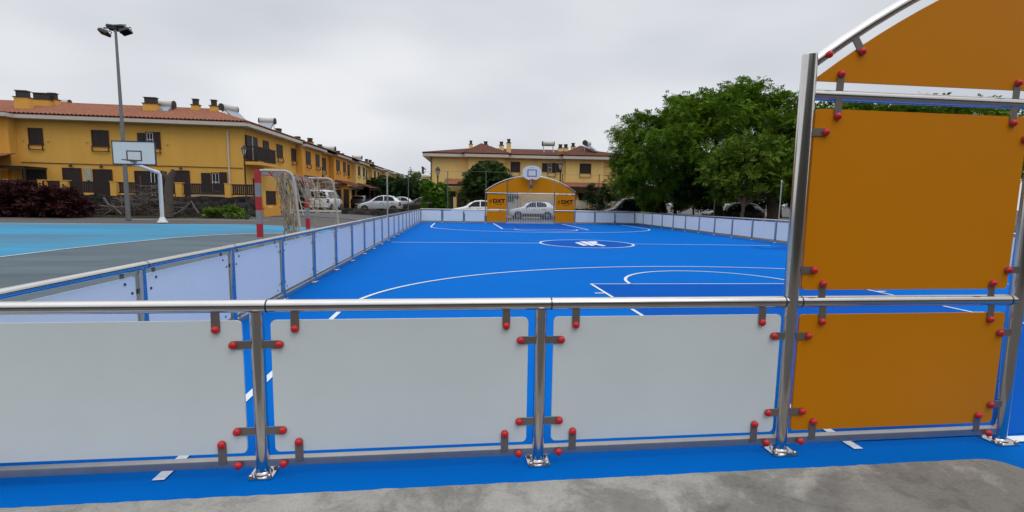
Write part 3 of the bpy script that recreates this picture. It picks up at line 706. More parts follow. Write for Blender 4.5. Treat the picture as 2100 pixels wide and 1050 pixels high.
# --- the other terraced houses along the street
def street_house(i, s0, wallm, seed):
    rn = random.Random(seed)
    o = PC+Vector((math.sin(math.radians(3)), math.cos(math.radians(3)), 0))*s0*HS
    names = ['orange house with projecting upper floor, first after the corner house', 'orange house second after the corner house, tank on its roof',
             'pale yellow house third after the corner house along the street', 'yellow house fourth after the corner house, half behind trees', 'fifth house after the corner house, mostly behind trees', 'farthest house of the ochre row, behind trees']
    h = thing('house', names[i], 'house', o, math.radians(87), 'ochre terraced houses'); h.scale = (HS, HS, HS)
    LN = 8.15; pr = .46
    mb = MB(); mb.prism([(0,-pr),(4.6,-pr),(4.6,0),(LN-.003,0),(LN-.003,8.2),(0,8.2)], 2.95, 5.66, 'z', wallm); mb.prism([(0,.3),(LN-.003,.3),(LN-.003,8.2),(0,8.2)], .0, 2.948, 'z', wallm); mb.build('wall', wallm, h, local=True)
    cornice(h, [(0,-pr-.42),(4.9,-pr-.42),(4.9,-.42),(LN-.003,-.42),(LN-.003,8.5),(0,8.5)], 5.64, 5.82)
    mb = MB(); slope(mb, (0,-.45-.5,5.86), (LN-.01,-.45-.5,5.86), (0,4,7.4), (LN-.01,4,7.4), m_tiledark); slope(mb, (LN-.01,8.5,5.88), (0,8.5,5.88), (LN-.01,4,7.4), (0,4,7.4), m_tiledark); ridge_tiles(mb, Vector((0,4,7.41)), Vector((LN-.01,4,7.41)), m_tiledark)
    mb.prism([(-.4,5.83),(8.4,5.83),(4,7.34)], .02, .06, 'x', wallm); mb.prism([(-.4,5.83),(8.4,5.83),(4,7.34)], LN-.07, LN-.03, 'x', wallm)
    r = mb.build('roof', m_tiledark, h, local=True)
    MP = Matrix.Translation((0,-pr,0))
    window(h, MP, .75, 1.75, 4.36, 5.36, 4.0); window(h, MP, 3.05, 3.95, 4.36, 5.36, 4.0)
    window(h, I4, 6.2, 7.1, 4.15, 5.32, 3.85, 2); 
    # ground-floor porch with a low tiled roof, and the yellow yard walls
    mb = MB(); slope(mb, (.2,-2.0,2.85), (5.2,-2.0,2.85), (.2,-pr-.02,3.35), (5.2,-pr-.02,3.35), m_tiledark); mb.box((.25,-1.95,2.62),(5.15,-1.8,2.83), m_brown)
    for x in (() if i < 2 else (.3, 2.6, 5.0)): mb.box((x,-1.93,.3),(x+.12,-1.81,2.62), m_brown)
    mb.build('porch_roof', m_tiledark, h, local=True)
    door(h, Matrix.Translation((0,.3,0)), 1.0, 2.0, .4, 2.6); window(h, Matrix.Translation((0,.3,0)), 3.2, 4.6, 1.3, 2.5); door(h, Matrix.Translation((0,.3,0)), 5.8, 7.6, .4, 2.6)
    for a, b in () if i < 2 else ((.05,1.7),(3.0,5.0),(6.0,6.9)): mb = MB(); mb.box((a,-2.4,.2),(b,-2.2,1.35), wallm); mb.build('yard_wall', wallm, h, local=True)
    for x in () if i < 2 else (1.75,2.75,5.05,5.75,6.95): mb = MB(); mb.box((x,-2.44,.2),(x+.22,-2.16,1.8), wallm); mb.box((x-.03,-2.47,1.802),(x+.25,-2.13,1.87), m_cornice); mb.build('gate_pillar', wallm, h, local=True)
    if 1 < i < 3:
        for a, b in ((.05,1.7),(3.0,5.0)):
            mb = MB(); mb.box((a,-2.335,1.72),(b,-2.265,1.78), m_brown)
            for k in range(int((b-a)/.13)): mb.box((a+k*.13,-2.33,1.35),(a+k*.13+.06,-2.27,1.72), m_brown)
            mb.build('yard_railing', m_brown, h, local=True)
    for k in range(2): chimney(r, rn.uniform(1, 7), rn.uniform(3.2, 4.8), 6.9, 7.85, .3, .26, wallm)
    return h
for i in range(6): street_house(i, 8.65+8.17*i, [m_orangewall, m_orangewall, m_pale, m_pale, m_pale, m_pale][i], 11+i)

def solar_heater(label, loc, rz, s=1.0, panel=True):
    t = thing('solar_water_heater', label, 'water heater', loc, rz, 'solar water heaters on the roofs')
    mb = MB(); mb.tube([(-.62*s,0,.72*s),(-.6*s,0,.72*s),(.6*s,0,.72*s),(.62*s,0,.72*s)], [.2*s,.26*s,.26*s,.2*s], 18, m_tank); tk = mb.build('tank', m_tank, t, local=True)
    for e in (-1, 1): mb = MB(); mb.tube([(e*.58*s,0,.72*s),(e*.66*s,0,.72*s)], .265*s, 18, m_capdark); mb.build('end_cap', m_capdark, tk, local=True)
    if panel:
        mb = MB(); M = Matrix.Translation((0,-.35*s,.45*s)) @ Matrix.Rotation(math.radians(38), 4, 'X'); mb.box((-.55*s,-.95*s,-.04),(.55*s,.3*s,.04), m_panel, M); mb.box((-.58*s,-.98*s,-.06),(.58*s,.33*s,-.041), m_galv, M); mb.build('panel', m_panel, t, local=True)
    for e in (-.5, .5): mb = MB(); mb.tube([(e*s,.1,-.3),(e*s,.05,.55*s)], .03, 6, m_galv); mb.tube([(e*s,-.9*s,-.25),(e*s,.05,.5*s)], .025, 6, m_galv); mb.build('stand', m_galv, t, local=True)
    return t
solar_heater('cream tank lying beside a chimney on the corner house roof', dep(338,236,36.6), .05, 1.1)
solar_heater('tilted grey solar panel on the right hip of the corner house', dep(470,243,39.5), 1.1, 1.1)
solar_heater('cream tank with dark ends at the street side eave of the corner house', dep(549,266,45), .0, 1.1)
solar_heater('grey tank above the second street house', dep(676,319,60), .0, 1.15)
solar_heater('small tank above the third street house', dep(733,334,76), .0, 1.15)
solar_heater('low grey tank behind chimneys at the far left roof', dep(128,227,38.5), .1, .9, False)

# --- the house across the street at the far end
hB = thing('house', 'pale yellow two storey house behind the far goal, with red brown roof and many chimneys', 'house', (-.2, 48.5, 0), math.radians(-2.5))
mb = MB(); mb.prism([(0,0),(3.9,0),(3.9,-.42),(7.6,-.42),(7.6,0),(14.0,0),(14.0,-.42),(18.0,-.42),(18.0,0),(22,0),(22,8.4),(0,8.4)], 0, 6.02, 'z', m_pale); mb.build('wall', m_pale, hB, local=True)
cornice(hB, [(-.75,-.6),(3.5,-.6),(3.5,-1.0),(8.0,-1.0),(8.0,-.6),(13.6,-.6),(13.6,-1.0),(18.4,-1.0),(18.4,-.6),(22.7,-.6),(22.7,9),(-.75,9)], 6.02, 6.3)
rB = hip_roof(hB, [(-.75,-.6),(22.7,-.6),(22.7,9),(-.75,9)], ((4.2,4.2),(18.0,4.2)), 6.36, 7.35, m_tiledark)
for a, b, p in ((3.25,8.25,5.2),(13.35,18.65,16.2)):
    mb = MB(); pk = Vector((p,2.9,7.78)); aa = Vector((a,-1.02,6.36)); bb = Vector((b,-1.02,6.36)); slope(mb, aa, bb, pk, pk, m_tiledark)
    cc = Vector((b,6.5,6.36)); dd = Vector((a,6.5,6.36)); slope(mb, bb, cc, pk, pk, m_tiledark); slope(mb, dd, aa, pk, pk, m_tiledark); slope(mb, cc, dd, pk, pk, m_tiledark); mb.build('roof', m_tiledark, hB, local=True)
MB4 = Matrix.Translation((0,-.42,0))
window(hB, MB4, 4.9, 6.9, 4.7, 5.66, 4.25, 3); window(hB, I4, 8.25, 9.25, 4.68, 5.68, 4.2)
wn = window(hB, I4, 12.15, 13.0, 4.7, 5.64, 4.22, 2, (0,)); open_shutter(wn, I4, 11.55, 12.1, 4.72, 5.6); open_shutter(wn, I4, 13.03, 13.6, 4.72, 5.6)
window(hB, MB4, 15.45, 16.65, 4.66, 5.62, 4.2); window(hB, I4, 19.6, 20.6, 4.66, 5.62, 4.2)
mb = MB(); mb.tube([(.05,-.08,3.2),(.05,-.08,6.0)], .05, 8, m_brown); mb.build('drain_pipe', m_brown, hB, local=True)
mb = MB()
for k in range(4): mb.box((-.9,-.1+k*.5,4.3),(-.85,-.05+k*.5,5.0), m_brown)
mb.box((-.95,-.15,4.95),(-.8,1.6,5.0), m_brown); mb.box((-.95,-.1,3.95),(0,1.6,4.1), m_pale); mb.build('balcony', m_pale, hB, local=True)
for xa_, xb_, zz in ((1.5,9.0,3.25),(13.5,21.5,3.1)):
    mb = MB(); slope(mb, (xa_,-2.6,zz), (xb_,-2.6,zz), (xa_,-.5,zz+.48), (xb_,-.5,zz+.48), m_tile); mb.box((xa_+.1,-2.55,zz-.25),(xb_-.1,-2.4,zz-.03), m_brown)
    for k in range(4): x = xa_+.2+(xb_-xa_-.5)*k/3; mb.box((x,-2.54,0),(x+.16,-2.38,zz-.25), m_brown)
    mb.build('porch_roof', m_tile, hB, local=True)
for x in (1.2, 5.6, 15.4, 19.2): door(hB, MB4 if x in (5.6,15.4) else I4, x, x+1.3, .1, 2.5)
window(hB, MB4, 4.2, 5.3, 1.0, 2.4); window(hB, I4, 2.8, 3.7, 1.0, 2.4); window(hB, MB4, 16.9, 17.9, 1.0, 2.4)
mb = MB(); mb.prism([(-3.6,0.05),(-.43,.05),(-.43,3.4),(-.8,3.4),(-3.6,1.2)], 14.1, 14.35, 'x', m_pale)
for k in range(10): mb.box((14.36,-3.5+k*.31,.05),(15.2,-3.19+k*.31,.28+k*.3), m_pale)
mb.build('stair', m_pale, hB, local=True)
for (px, zt_, y, sx) in ((963,8.15,3.2,.2),(993,8.15,3.6,.26),(986,7.75,4.6,.2),(1002,7.75,4.6,.2),(1026,8.05,2.6,.24),(1043,8.05,.2,.22),(1147,7.95,2.6,.24),(1158,8.0,2.8,.24),(1173,8.15,2.7,.22)):
    q = gy(px, 300, 48.5+y); chimney(rB, (q.x+.2), y+.045*(q.x+.2), 6.5, zt_, sx, sx, m_pale)
solar_heater('greenish tank between chimneys on the house behind the far goal', dep(1124,309,51), -.05, 1.0, False)
solar_heater('white tilted solar panel high on the right of the far house roof', dep(1203,309,51.5), 1.0, 1.05)

# ------------------------------------------------------------------ garden walls and fences
def yard_fence(name, label, p0, p1, z0, zw, zf, pillars, wallm, wt=.35, slats=True, pil=m_yel, slat=m_brown, cap=None):
    a = Vector(p0); b = Vector(p1); d = (b-a); ln = d.length
    t = thing(name, label, 'garden wall', (a.x, a.y, 0), math.atan2(d.y, d.x))
    mb = MB(); n = int(ln/.5)+1; rn = random.Random(len(label))
    top = [zw+rn.uniform(-.05, .05) for _ in range(n+1)]
    for k in range(n):
        x0, x1 = ln*k/n, ln*(k+1)/n
        mb.add([(x0,-wt/2,z0),(x1,-wt/2,z0),(x1,wt/2,z0),(x0,wt/2,z0),(x0,-wt/2,top[k]),(x1,-wt/2,top[k+1]),(x1,wt/2,top[k+1]),(x0,wt/2,top[k])],[(0,1,5,4),(2,3,7,6),(4,5,6,7)]+([(0,4,7,3)] if k == 0 else [])+([(1,2,6,5)] if k == n-1 else []), wallm)
    mb.build('wall_base', wallm, t, local=True)
    if cap: mb = MB(); mb.box((cap[0],-.2,zw+.03),(cap[1],.2,zw+.09), m_kerb); mb.build('coping', m_kerb, t, local=True)
    for x in pillars:
        mb = MB(); mb.box((x-.15,-.2,zw-.05),(x+.15,.16,zf+.0), pil); mb.box((x-.17,-.22,zf+.002),(x+.17,.18,zf+.04), pil); mb.build('pillar', pil, t, local=True)
    if slats:
        ps = sorted([0]+list(pillars)+[ln])
        for x0, x1 in zip(ps[:-1], ps[1:]):
            if x1-x0 < .6: continue
            mb = MB(); mb.box((x0+.17,-.03,zf-.08),(x1-.17,.02,zf), slat); mb.box((x0+.17,-.03,zw+.1),(x1-.17,.02,zw+.17), slat)
            k = x0+.2
            while k < x1-.25: mb.box((k,-.02,zw+.17),(k+.085,.01,zf-.08), slat); k += .108
            mb.build('slat_panel', slat, t, local=True)
    return t
E2 = Vector((math.cos(ANG_A), math.sin(ANG_A))); N2 = Vector((E2.y, -E2.x))
g0 = PF.xy-E2*17+N2*2.4; g1 = PF.xy+E2*1.6+N2*2.4
def upx(px): 
    d = ray(px, 400); M_ = Matrix(((E2.x, -d.x),(E2.y, -d.y))); r = M_.inverted() @ (CAM.xy-g0); return r[0]
pl = [upx(q) for q in (6,92,137,238,370,470)]
yard_fence('garden_wall', 'dark lava stone wall with ochre pillars and brown slat fence before the corner house', g0, g1, .2, 1.55, 2.27, pl, m_stone, cap=(upx(395), upx(465)))
g2 = g1+Vector((.05, .2)); g3 = g1+Vector((.15, 2.6))
yard_fence('garden_wall', 'orange yard wall with brown fence along the street side of the corner house', g2, g3, .2, 1.0, 1.95, (.1,2.3), m_orangewall)
# low lava walls between the courts and the street
yard_fence('stone_wall', 'low black lava wall in front of the white hatchback', dep(700,440,36).xy, dep(838,440,37.5).xy, .0, .83, 0, (), m_stone, .5, False)
yard_fence('stone_wall', 'low black lava wall behind the right end of the far barrier', (10.4,41.2), (19,40.6), .0, 1.0, 0, (), m_stone, .5, False)
yard_fence('garden_wall', 'pale pillars with white baluster fence seen through the far gate grille', (4.0,45.2), (13.2,44.9), .0, .75, 1.75, (.2,2.2,4.9,7.0,8.9), m_pale, .3, True, m_pale, m_cornice)
yard_fence('garden_wall', 'baluster fence with pale pillars beside the outside stair of the far house', (13.7,44.9), (21.5,44.6), .0, .7, 1.75, (.1,2.0,5,7.6), m_stone, .3, True, m_pale, m_cornice)
yard_fence('garden_wall', 'dark wooden yard fence with pale pillars left of the far goal', (-.6,45.3), (3.7,45.2), .0, .6, 1.9, (1.6,2.9), m_stone, .3, True, m_pale)

# ------------------------------------------------------------------ foliage
def leaf_cloud(name, blobs, n, mt, parent=None, ll=.2, lw=.075, k=6, droop=.5, cl=.35, seed=1, shell=.55, upbias=.25, up_only=False):
    """blobs: list of (centre, (rx,ry,rz)); leaf sprays of k leaflets spread over clumps near each blob's surface"""
    rg = np.random.default_rng(seed)
    vol = np.array([b[1][0]*b[1][1]+b[1][0]*b[1][2]+b[1][1]*b[1][2] for b in blobs]); cnt = np.maximum(4, (n*vol/vol.sum()).astype(int))
    P = []; D = []
    for (c, r), m_ in zip(blobs, cnt):
        nc = max(6, m_//26)
        d = rg.normal(size=(nc, 3)); d /= np.linalg.norm(d, axis=1)[:, None]
        if up_only: d[:, 2] = np.abs(d[:, 2])*.9-.25
        rad = shell+(1-shell)*rg.random(nc)**.5
        cc = d*rad[:, None]
        idx = rg.integers(0, nc, m_); rr = np.array(r)
        pos = np.array(c)+cc[idx]*rr+rg.normal(size=(m_, 3))*np.array([cl, cl, cl*.5])
        dd = d[idx]+rg.normal(size=(m_, 3))*.7; dd[:, 2] += upbias-.25
        dd /= np.linalg.norm(dd, axis=1)[:, None]; P.append(pos); D.append(dd)
    P = np.concatenate(P); D = np.concatenate(D); m_ = len(P)
    sd = np.cross(D, np.array([0, 0, 1.])+rg.normal(size=(m_, 3))*.35); sd /= np.linalg.norm(sd, axis=1)[:, None]+1e-9
    nr = np.cross(sd, D)
    allv = []
    for j in range(k):
        s = 1 if j % 2 else -1; t = (j//2+.5)*ll*.62
        base = P+D*t-np.array([0, 0, 1.])*(droop*t*t*1.3)
        a = sd*s*.85+D*.5+np.array([0, 0, -.18*droop]); a = a/np.linalg.norm(a, axis=1)[:, None]
        b = np.cross(a, nr); b /= np.linalg.norm(b, axis=1)[:, None]
        L_ = ll*(.75+.5*rg.random((m_, 1))); w_ = lw*(.75+.5*rg.random((m_, 1)))
        q = np.stack([base, base+a*L_*.5+b*w_, base+a*L_-np.array([0, 0, .12])*L_*droop, base+a*L_*.5-b*w_], axis=1); allv.append(q)
    V = np.concatenate(allv).reshape(-1, 3); nf = len(V)//4
    off = Vector((0,0,0))
    if parent is not None: off = parent.location
    V = V-np.array(off)
    me = bpy.data.meshes.new(name); me.vertices.add(len(V)); me.vertices.foreach_set('co', V.astype(np.float32).ravel())
    me.loops.add(nf*4); me.loops.foreach_set('vertex_index', np.arange(nf*4, dtype=np.int32))
    me.polygons.add(nf); me.polygons.foreach_set('loop_start', np.arange(0, nf*4, 4, dtype=np.int32)); me.polygons.foreach_set('loop_total', np.full(nf, 4, dtype=np.int32))
    me.materials.append(mt); me.update(calc_edges=True)
    o = bpy.data.objects.new(name, me); COL.objects.link(o)
    if parent is not None: o.parent = parent
    return o
def trunk_mesh(base, tips, r0, mt, seed=1, fork=None):
    rn = random.Random(seed); mb = MB(); base = Vector(base); fork = Vector(fork)
    def limb(a, b, ra, rb, wob):
        n = 6; pts = []
        for i in range(n+1):
            t = i/n; q = a.lerp(b, t)+Vector((rn.uniform(-1,1), rn.uniform(-1,1), rn.uniform(-.3,.3)))*wob*math.sin(PI*t); q.z += .12*(b-a).length*math.sin(PI*t)*(.5 if wob else 0); pts.append(q)
        mb.tube(pts, [ra+(rb-ra)*i/n for i in range(n+1)], 9, mt)
    limb(base, fork, r0, r0*.75, .08)
    mb.lathe(base, [(r0*1.5,-.1),(r0*1.2,.12),(r0*1.0,.4)], 10, mt)
    for t in tips:
        t = Vector(t); limb(fork, t, r0*.6, r0*.16, .25)
        for _ in range(2): e = t+Vector((rn.uniform(-1,1), rn.uniform(-1,1), rn.uniform(.2,.9)))*1.2; limb(fork.lerp(t, .6), e, r0*.25, r0*.07, .15)
    return mb
def tree(label, base, fork, blobs, n, leafm, r0, group=None, barkm=m_bark, seed=1, name='tree', cat='tree', **kw):
    base = (base[0], base[1], zt(base[0], base[1]))
    t = thing(name, label, cat, base, 0, group)
    leaf_cloud('crown', blobs, n, leafm, t, seed=seed, **kw)
    tips = [b[0] for b in blobs][:9]
    trunk_mesh(base, tips, r0, barkm, seed, fork).build('trunk', barkm, t)
    return t
def bl(px, py, D, rpx, ry=None, fl=.7):
    r = rpx*D/F; c = dep(px, py, D); return (tuple(c), (r, ry or r, r*fl))
# the big spreading tree at the right
big = [bl(1302,306,34,47),bl(1296,268,35,36),bl(1345,261,34,49),bl(1400,244,33,53),bl(1455,228,34,52),bl(1510,206,34,47),bl(1533,188,35,34),bl(1565,211,34.5,40),
       bl(1610,221,34,39),bl(1420,228,37,53),bl(1500,236,31,47),bl(1380,296,31,52),bl(1450,291,30.5,55),bl(1330,326,32.5,47),bl(1290,351,34,37),bl(1560,268,32,52),bl(1620,268,33,45),
       bl(1275,372,34,25),bl(1330,381,34,40),bl(1395,351,33,52),bl(1460,351,34,49),bl(1400,266,40,63),bl(1520,246,40,63),bl(1600,306,38,49),bl(1665,256,36,45),bl(1420,396,36,36),bl(1330,416,37,34)]
tree('tall spreading tree with dense feathery green crown behind the right barrier', dep(1478,440,34.5), dep(1472,372,34.5), big, 24000, m_leafbig, .32, None, m_barkdark, 5, ll=.155, lw=.04, k=8, cl=.27, droop=.8)
mid = [bl(1500,322,28,34),bl(1550,312,27.5,42),bl(1600,310,28,38),bl(1635,325,29,34),bl(1480,350,28,30),bl(1530,362,27,38),bl(1590,365,27.5,42),bl(1630,380,28.5,32),bl(1500,392,28.5,26)]
tree('smaller lighter tree with forked pale trunk in front of the big tree', dep(1524,448,27), dep(1524,425,27), mid, 5200, m_leafmid, .11, None, m_bark, 8, ll=.16, lw=.045, k=6, cl=.3)
tree('thick brown trunked tree beside the pole near the right post', dep(1584,452,29), dep(1582,400,29), [bl(1600,345,31,45),bl(1650,300,31,55),bl(1690,350,31,55),bl(1640,400,31,40)], 2200, m_leafdark, .38, None, m_bark, 9, ll=.22, lw=.06, k=6)
tree('thin dark trunked tree left of the dark van', dep(1420,438,33), dep(1425,400,33), [bl(1415,372,33,36),bl(1445,380,33,30)], 900, m_leafdark, .07, None, m_barkdark, 10, ll=.2, lw=.06, k=6)
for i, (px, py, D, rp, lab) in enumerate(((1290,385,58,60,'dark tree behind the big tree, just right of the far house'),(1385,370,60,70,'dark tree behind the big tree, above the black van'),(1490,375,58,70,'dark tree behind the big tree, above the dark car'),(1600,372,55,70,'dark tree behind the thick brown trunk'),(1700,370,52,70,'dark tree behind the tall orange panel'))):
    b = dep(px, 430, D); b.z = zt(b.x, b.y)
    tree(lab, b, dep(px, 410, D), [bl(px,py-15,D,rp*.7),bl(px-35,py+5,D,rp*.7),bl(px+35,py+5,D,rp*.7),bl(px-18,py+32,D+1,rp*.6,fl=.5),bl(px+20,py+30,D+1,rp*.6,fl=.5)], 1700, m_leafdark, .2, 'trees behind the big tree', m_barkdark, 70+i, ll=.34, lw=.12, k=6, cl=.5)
rt_spec = [(1700,262,30,75,'round green tree glimpsed over the tall orange panel, leftmost'),(1790,255,27,72,'green tree glimpsed over the middle of the tall orange panel'),(1890,258,27,75,'green tree glimpsed over the right half of the tall orange panel'),(1990,262,27,75,'green tree glimpsed over the right end of the tall orange panel')]
for i, (px, py, D, rp, lab) in enumerate(rt_spec):
    b = dep(px, 455, D); b.z = zt(b.x, b.y)
    tree(lab, b, dep(px, 380, D), [bl(px,py-8,D,rp*.75),bl(px-45,py+0,D,rp*.6),bl(px+45,py+2,D,rp*.6),bl(px-35,py+35,D,rp*.7),bl(px+35,py+30,D,rp*.7),bl(px,py+60,D+1,rp)], 4200, m_leafbig if i % 2 else m_leafmid, .25, 'trees beyond the tall orange panel', m_barkdark, 20+i, ll=.24, lw=.06, k=6)
# hedge, garden tree and the green at the end of the street
def hedge(label, px0, px1, py0, py1, D, mt, n, seed, dy=1.6, cat='hedge', name='hedge', **kw):
    a = dep(px0, py1, D); b = dep(px1, py1, D); top = dep((px0+px1)/2, py0, D).z; z0 = zt(a.x, a.y); rn = random.Random(seed)
    bls = []; nn = max(2, int((b-a).length/.8)); rz = max(1, int((top-z0)/.8))
    for i in range(nn):
        for j in range(rz):
            c = a.lerp(b, (i+.5)/nn); bls.append(((c.x, c.y+dy/2, z0+(j+.45)*(top-z0)/rz+rn.uniform(-.1, .1)), (.62,dy*.5,(top-z0)/rz*.62)))
    t = thing(name, label, cat, (a.x, a.y, z0)); leaf_cloud('foliage', bls, n, mt, t, seed=seed, **kw)
    mb = MB()
    for i in range(nn):
        c = a.lerp(b, (i+.5)/nn); mb.tube([(c.x,c.y+dy/2,z0-.05),(c.x+.1,c.y+dy/2,z0+(top-z0)*.8)], [.05,.02], 6, m_barkdark)
    mb.build('stem', m_barkdark, t); return t
hedge('square clipped bright green hedge left of the far goal', 868, 915, 377, 430, 41, m_leafhedge, 4600, 31, ll=.13, lw=.045, k=5, cl=.08, shell=.85)
tree('round dark green garden tree before the far house', tuple(Vector((*dep(1000,440,43.5).xy, .0))), dep(1001,405,43.5), [bl(1000,372,43.5,38,fl=.9),bl(980,380,43.5,28),bl(1022,378,43.5,28),bl(1002,352,43.5,24),bl(975,398,43.5,22),bl(1030,398,43.5,18)], 4600, m_leafround, .14, None, m_barkdark, 33, ll=.2, lw=.06, k=6, cl=.25, shell=.7)
for (px, py, D, rp, lab, mt, sd) in ((800,385,72,26,'dark green tree at the end of the street, left of the lamp pole',m_leafdark,41),(832,388,70,28,'dark green tree at the end of the street behind the dark car',m_leafdark,42),(855,380,78,26,'lighter green tree at the end of the street beside the far house',m_leafmid,43),(765,392,70,18,'small tree before the pale street house',m_leafdark,44),(878,386,80,24,'green tree just left of the far house',m_leafmid,45)):
    b = dep(px, 425, D); b.z = zt(b.x, b.y)
    tree(lab, b, dep(px, 405, D), [bl(px,py-6,D,rp*.8,fl=.8),bl(px-rp*.5,py+8,D,rp*.7),bl(px+rp*.5,py+8,D,rp*.7),bl(px,py+16,D,rp*.8)], 1500, mt, .16, 'trees at the end of the street', m_barkdark, sd, ll=.3, lw=.09, k=6, cl=.5, shell=.65)
for i, px in enumerate((805,818,831,843,853,862,871,885,897,842)):
    D = 110; hh = (352 if i % 3 else 345) if i != 9 else 343
    b = dep(px, 415, D); t = thing('cypress_tree', 'thin dark cypress in the row beyond the street trees', 'tree', (b.x, b.y, zt(b.x, b.y)), 0, 'row of distant cypresses')
    tp = dep(px, hh, D).z
    leaf_cloud('crown', [((b.x,b.y,b.z+.3+(tp-b.z)*k/6.6),(.55*(1.3-k*.2),.55*(1.3-k*.2),(tp-b.z)/6)) for k in range(6)], 260, m_leafdark, t, ll=.22, lw=.08, k=4, seed=60+i, cl=.1)
    mb = MB(); mb.tube([b-Vector((0,0,1)), (b.x,b.y,b.z+2)], .1, 6, m_barkdark); mb.build('trunk', m_barkdark, t)
hedge('dark shrubs under the porch of the far house, right of the stair', 1212, 1262, 388, 425, 45.5, m_leafdark, 900, 36, ll=.2, lw=.06, k=6, cl=.25, name='shrub', cat='shrub')
# maroon bush on the left and the pile of cut branches
def bush(label, blobs, n, mt, seed, **kw):
    c = blobs[0][0]; t = thing('bush', label, 'bush', (c[0], c[1], zt(c[0], c[1]))); leaf_cloud('foliage', blobs, n, mt, t, seed=seed, **kw)
    mb = MB(); rn = random.Random(seed)
    for q, r in blobs:
        for _ in range(3): mb.tube([(q[0]+rn.uniform(-.2,.2),q[1],zt(q[0],q[1])),(q[0]+rn.uniform(-.8,.8),q[1]+rn.uniform(-.4,.4),q[2]+.2)], [.03,.01], 5, m_barkdark)
    mb.build('stem', m_barkdark, t); return t
bush('wide maroon leaved bush at the left edge before the ochre house', [bl(15,424,24.6,38,.8,.7),bl(-25,412,24.8,45,.8,.8),bl(60,412,24.8,40,.8,.7),bl(35,400,25,36,.8,.6),bl(100,425,24.8,34,.8,.7)], 3400, m_leafred, 51, ll=.17, lw=.06, k=5, cl=.2, shell=.7)
bush('lower maroon bush with rounded right end beside the branch pile', [bl(120,421,24.6,32,.8,.8),bl(150,430,24.6,20,.7,.8),bl(110,408,24.8,26,.7,.7)], 1700, m_leafred, 52, ll=.17, lw=.06, k=5, cl=.2, shell=.7)
t = thing('branch_pile', 'heap of dead cut branches before the stone wall', 'branch pile', tuple(Vector((*dep(275,442,26).xy, .38))))
rn = random.Random(4); mb = MB()
for i in range(230):
    px = rn.gauss(285, 42); px = max(195, min(365, px)); py = 440-rn.random()*max(6, 62*(1-abs(px-300)/110)); a = dep(px, py, 26+rn.uniform(-.7, .7)); a.z = max(a.z, .4)
    d = Vector((rn.gauss(0,1), rn.gauss(0,.5), rn.gauss(.1,.4))).normalized()*rn.uniform(.35, 1.3)
    mb.tube([a-d*.5, a+Vector((0,0,rn.uniform(-.08,.08))), a+d*.5+Vector((0,0,rn.uniform(-.1,.1)))], [rn.uniform(.012,.03), .014, .005], 5, m_twig)
mb.build('twigs', m_twig, t)
for pts, r in (([(212,405),(222,420),(235,425),(250,440)],.06),([(205,422),(235,426),(265,424)],.045),([(355,441),(380,428),(393,413),(398,424),(408,438)],.045),([(393,413),(372,430)],.03),([(330,418),(390,416)],.02),([(215,440),(240,424)],.04)):
    mb = MB(); mb.tube([dep(x, y, 25.2) for x, y in pts], r, 7, m_twig); mb.build('branch', m_twig, t)
# dead tree stump with two stubs
tb = dep(345,443,25.3); t = thing('dead_tree', 'bare cut tree trunk with short stubs beside the basketball pole', 'tree', (tb.x, tb.y, .42))
mb = MB(); mb.tube([dep(345,446,25.3),dep(347,415,25.3),dep(346,385,25.3),dep(350,362,25.3),dep(357,348,25.3)], [.26,.20,.19,.17,.11], 10, m_bark); mb.build('trunk', m_bark, t)
mb = MB(); mb.tube([dep(347,375,25.3),dep(338,360,25.2),dep(331,350,25.1)], [.12,.09,.06], 8, m_bark); mb.build('stub', m_bark, t)
# grass tufts and weeds at the foot of the wall
rg = random.Random(9); mb = MB()
for i in range(2600):
    px = rg.uniform(150, 560); D = rg.uniform(23.6, 27.2) if px > 330 else rg.uniform(23.3, 25)
    q = dep(px, 440, D)
    if q.y < 24.6 or (q.x > -10.2 and q.y < 26.6): continue
    h = rg.uniform(.04, .16); z = zt(q.x, q.y); a = rg.uniform(0, 6.28); w_ = .03; lx = rg.uniform(-.08,.08)
    mb.add([(q.x-math.cos(a)*w_,q.y-math.sin(a)*w_,z),(q.x+math.cos(a)*w_,q.y+math.sin(a)*w_,z),(q.x+lx,q.y+lx,z+h)], [(0,1,2)])
tag(mb.build('grass', leafmat('blade', (.075,.085,.025), .5)), 'short patchy grass between the courts and the stone wall', 'grass', kind='stuff')
bush('low green weeds at the foot of the stone wall by the lamp', [bl(470,434,26.2,14,.3,.5),bl(440,437,26,14,.3,.4),bl(495,438,26,12,.3,.4)], 420, m_leafmid, 55, ll=.12, lw=.035, k=5, cl=.15)

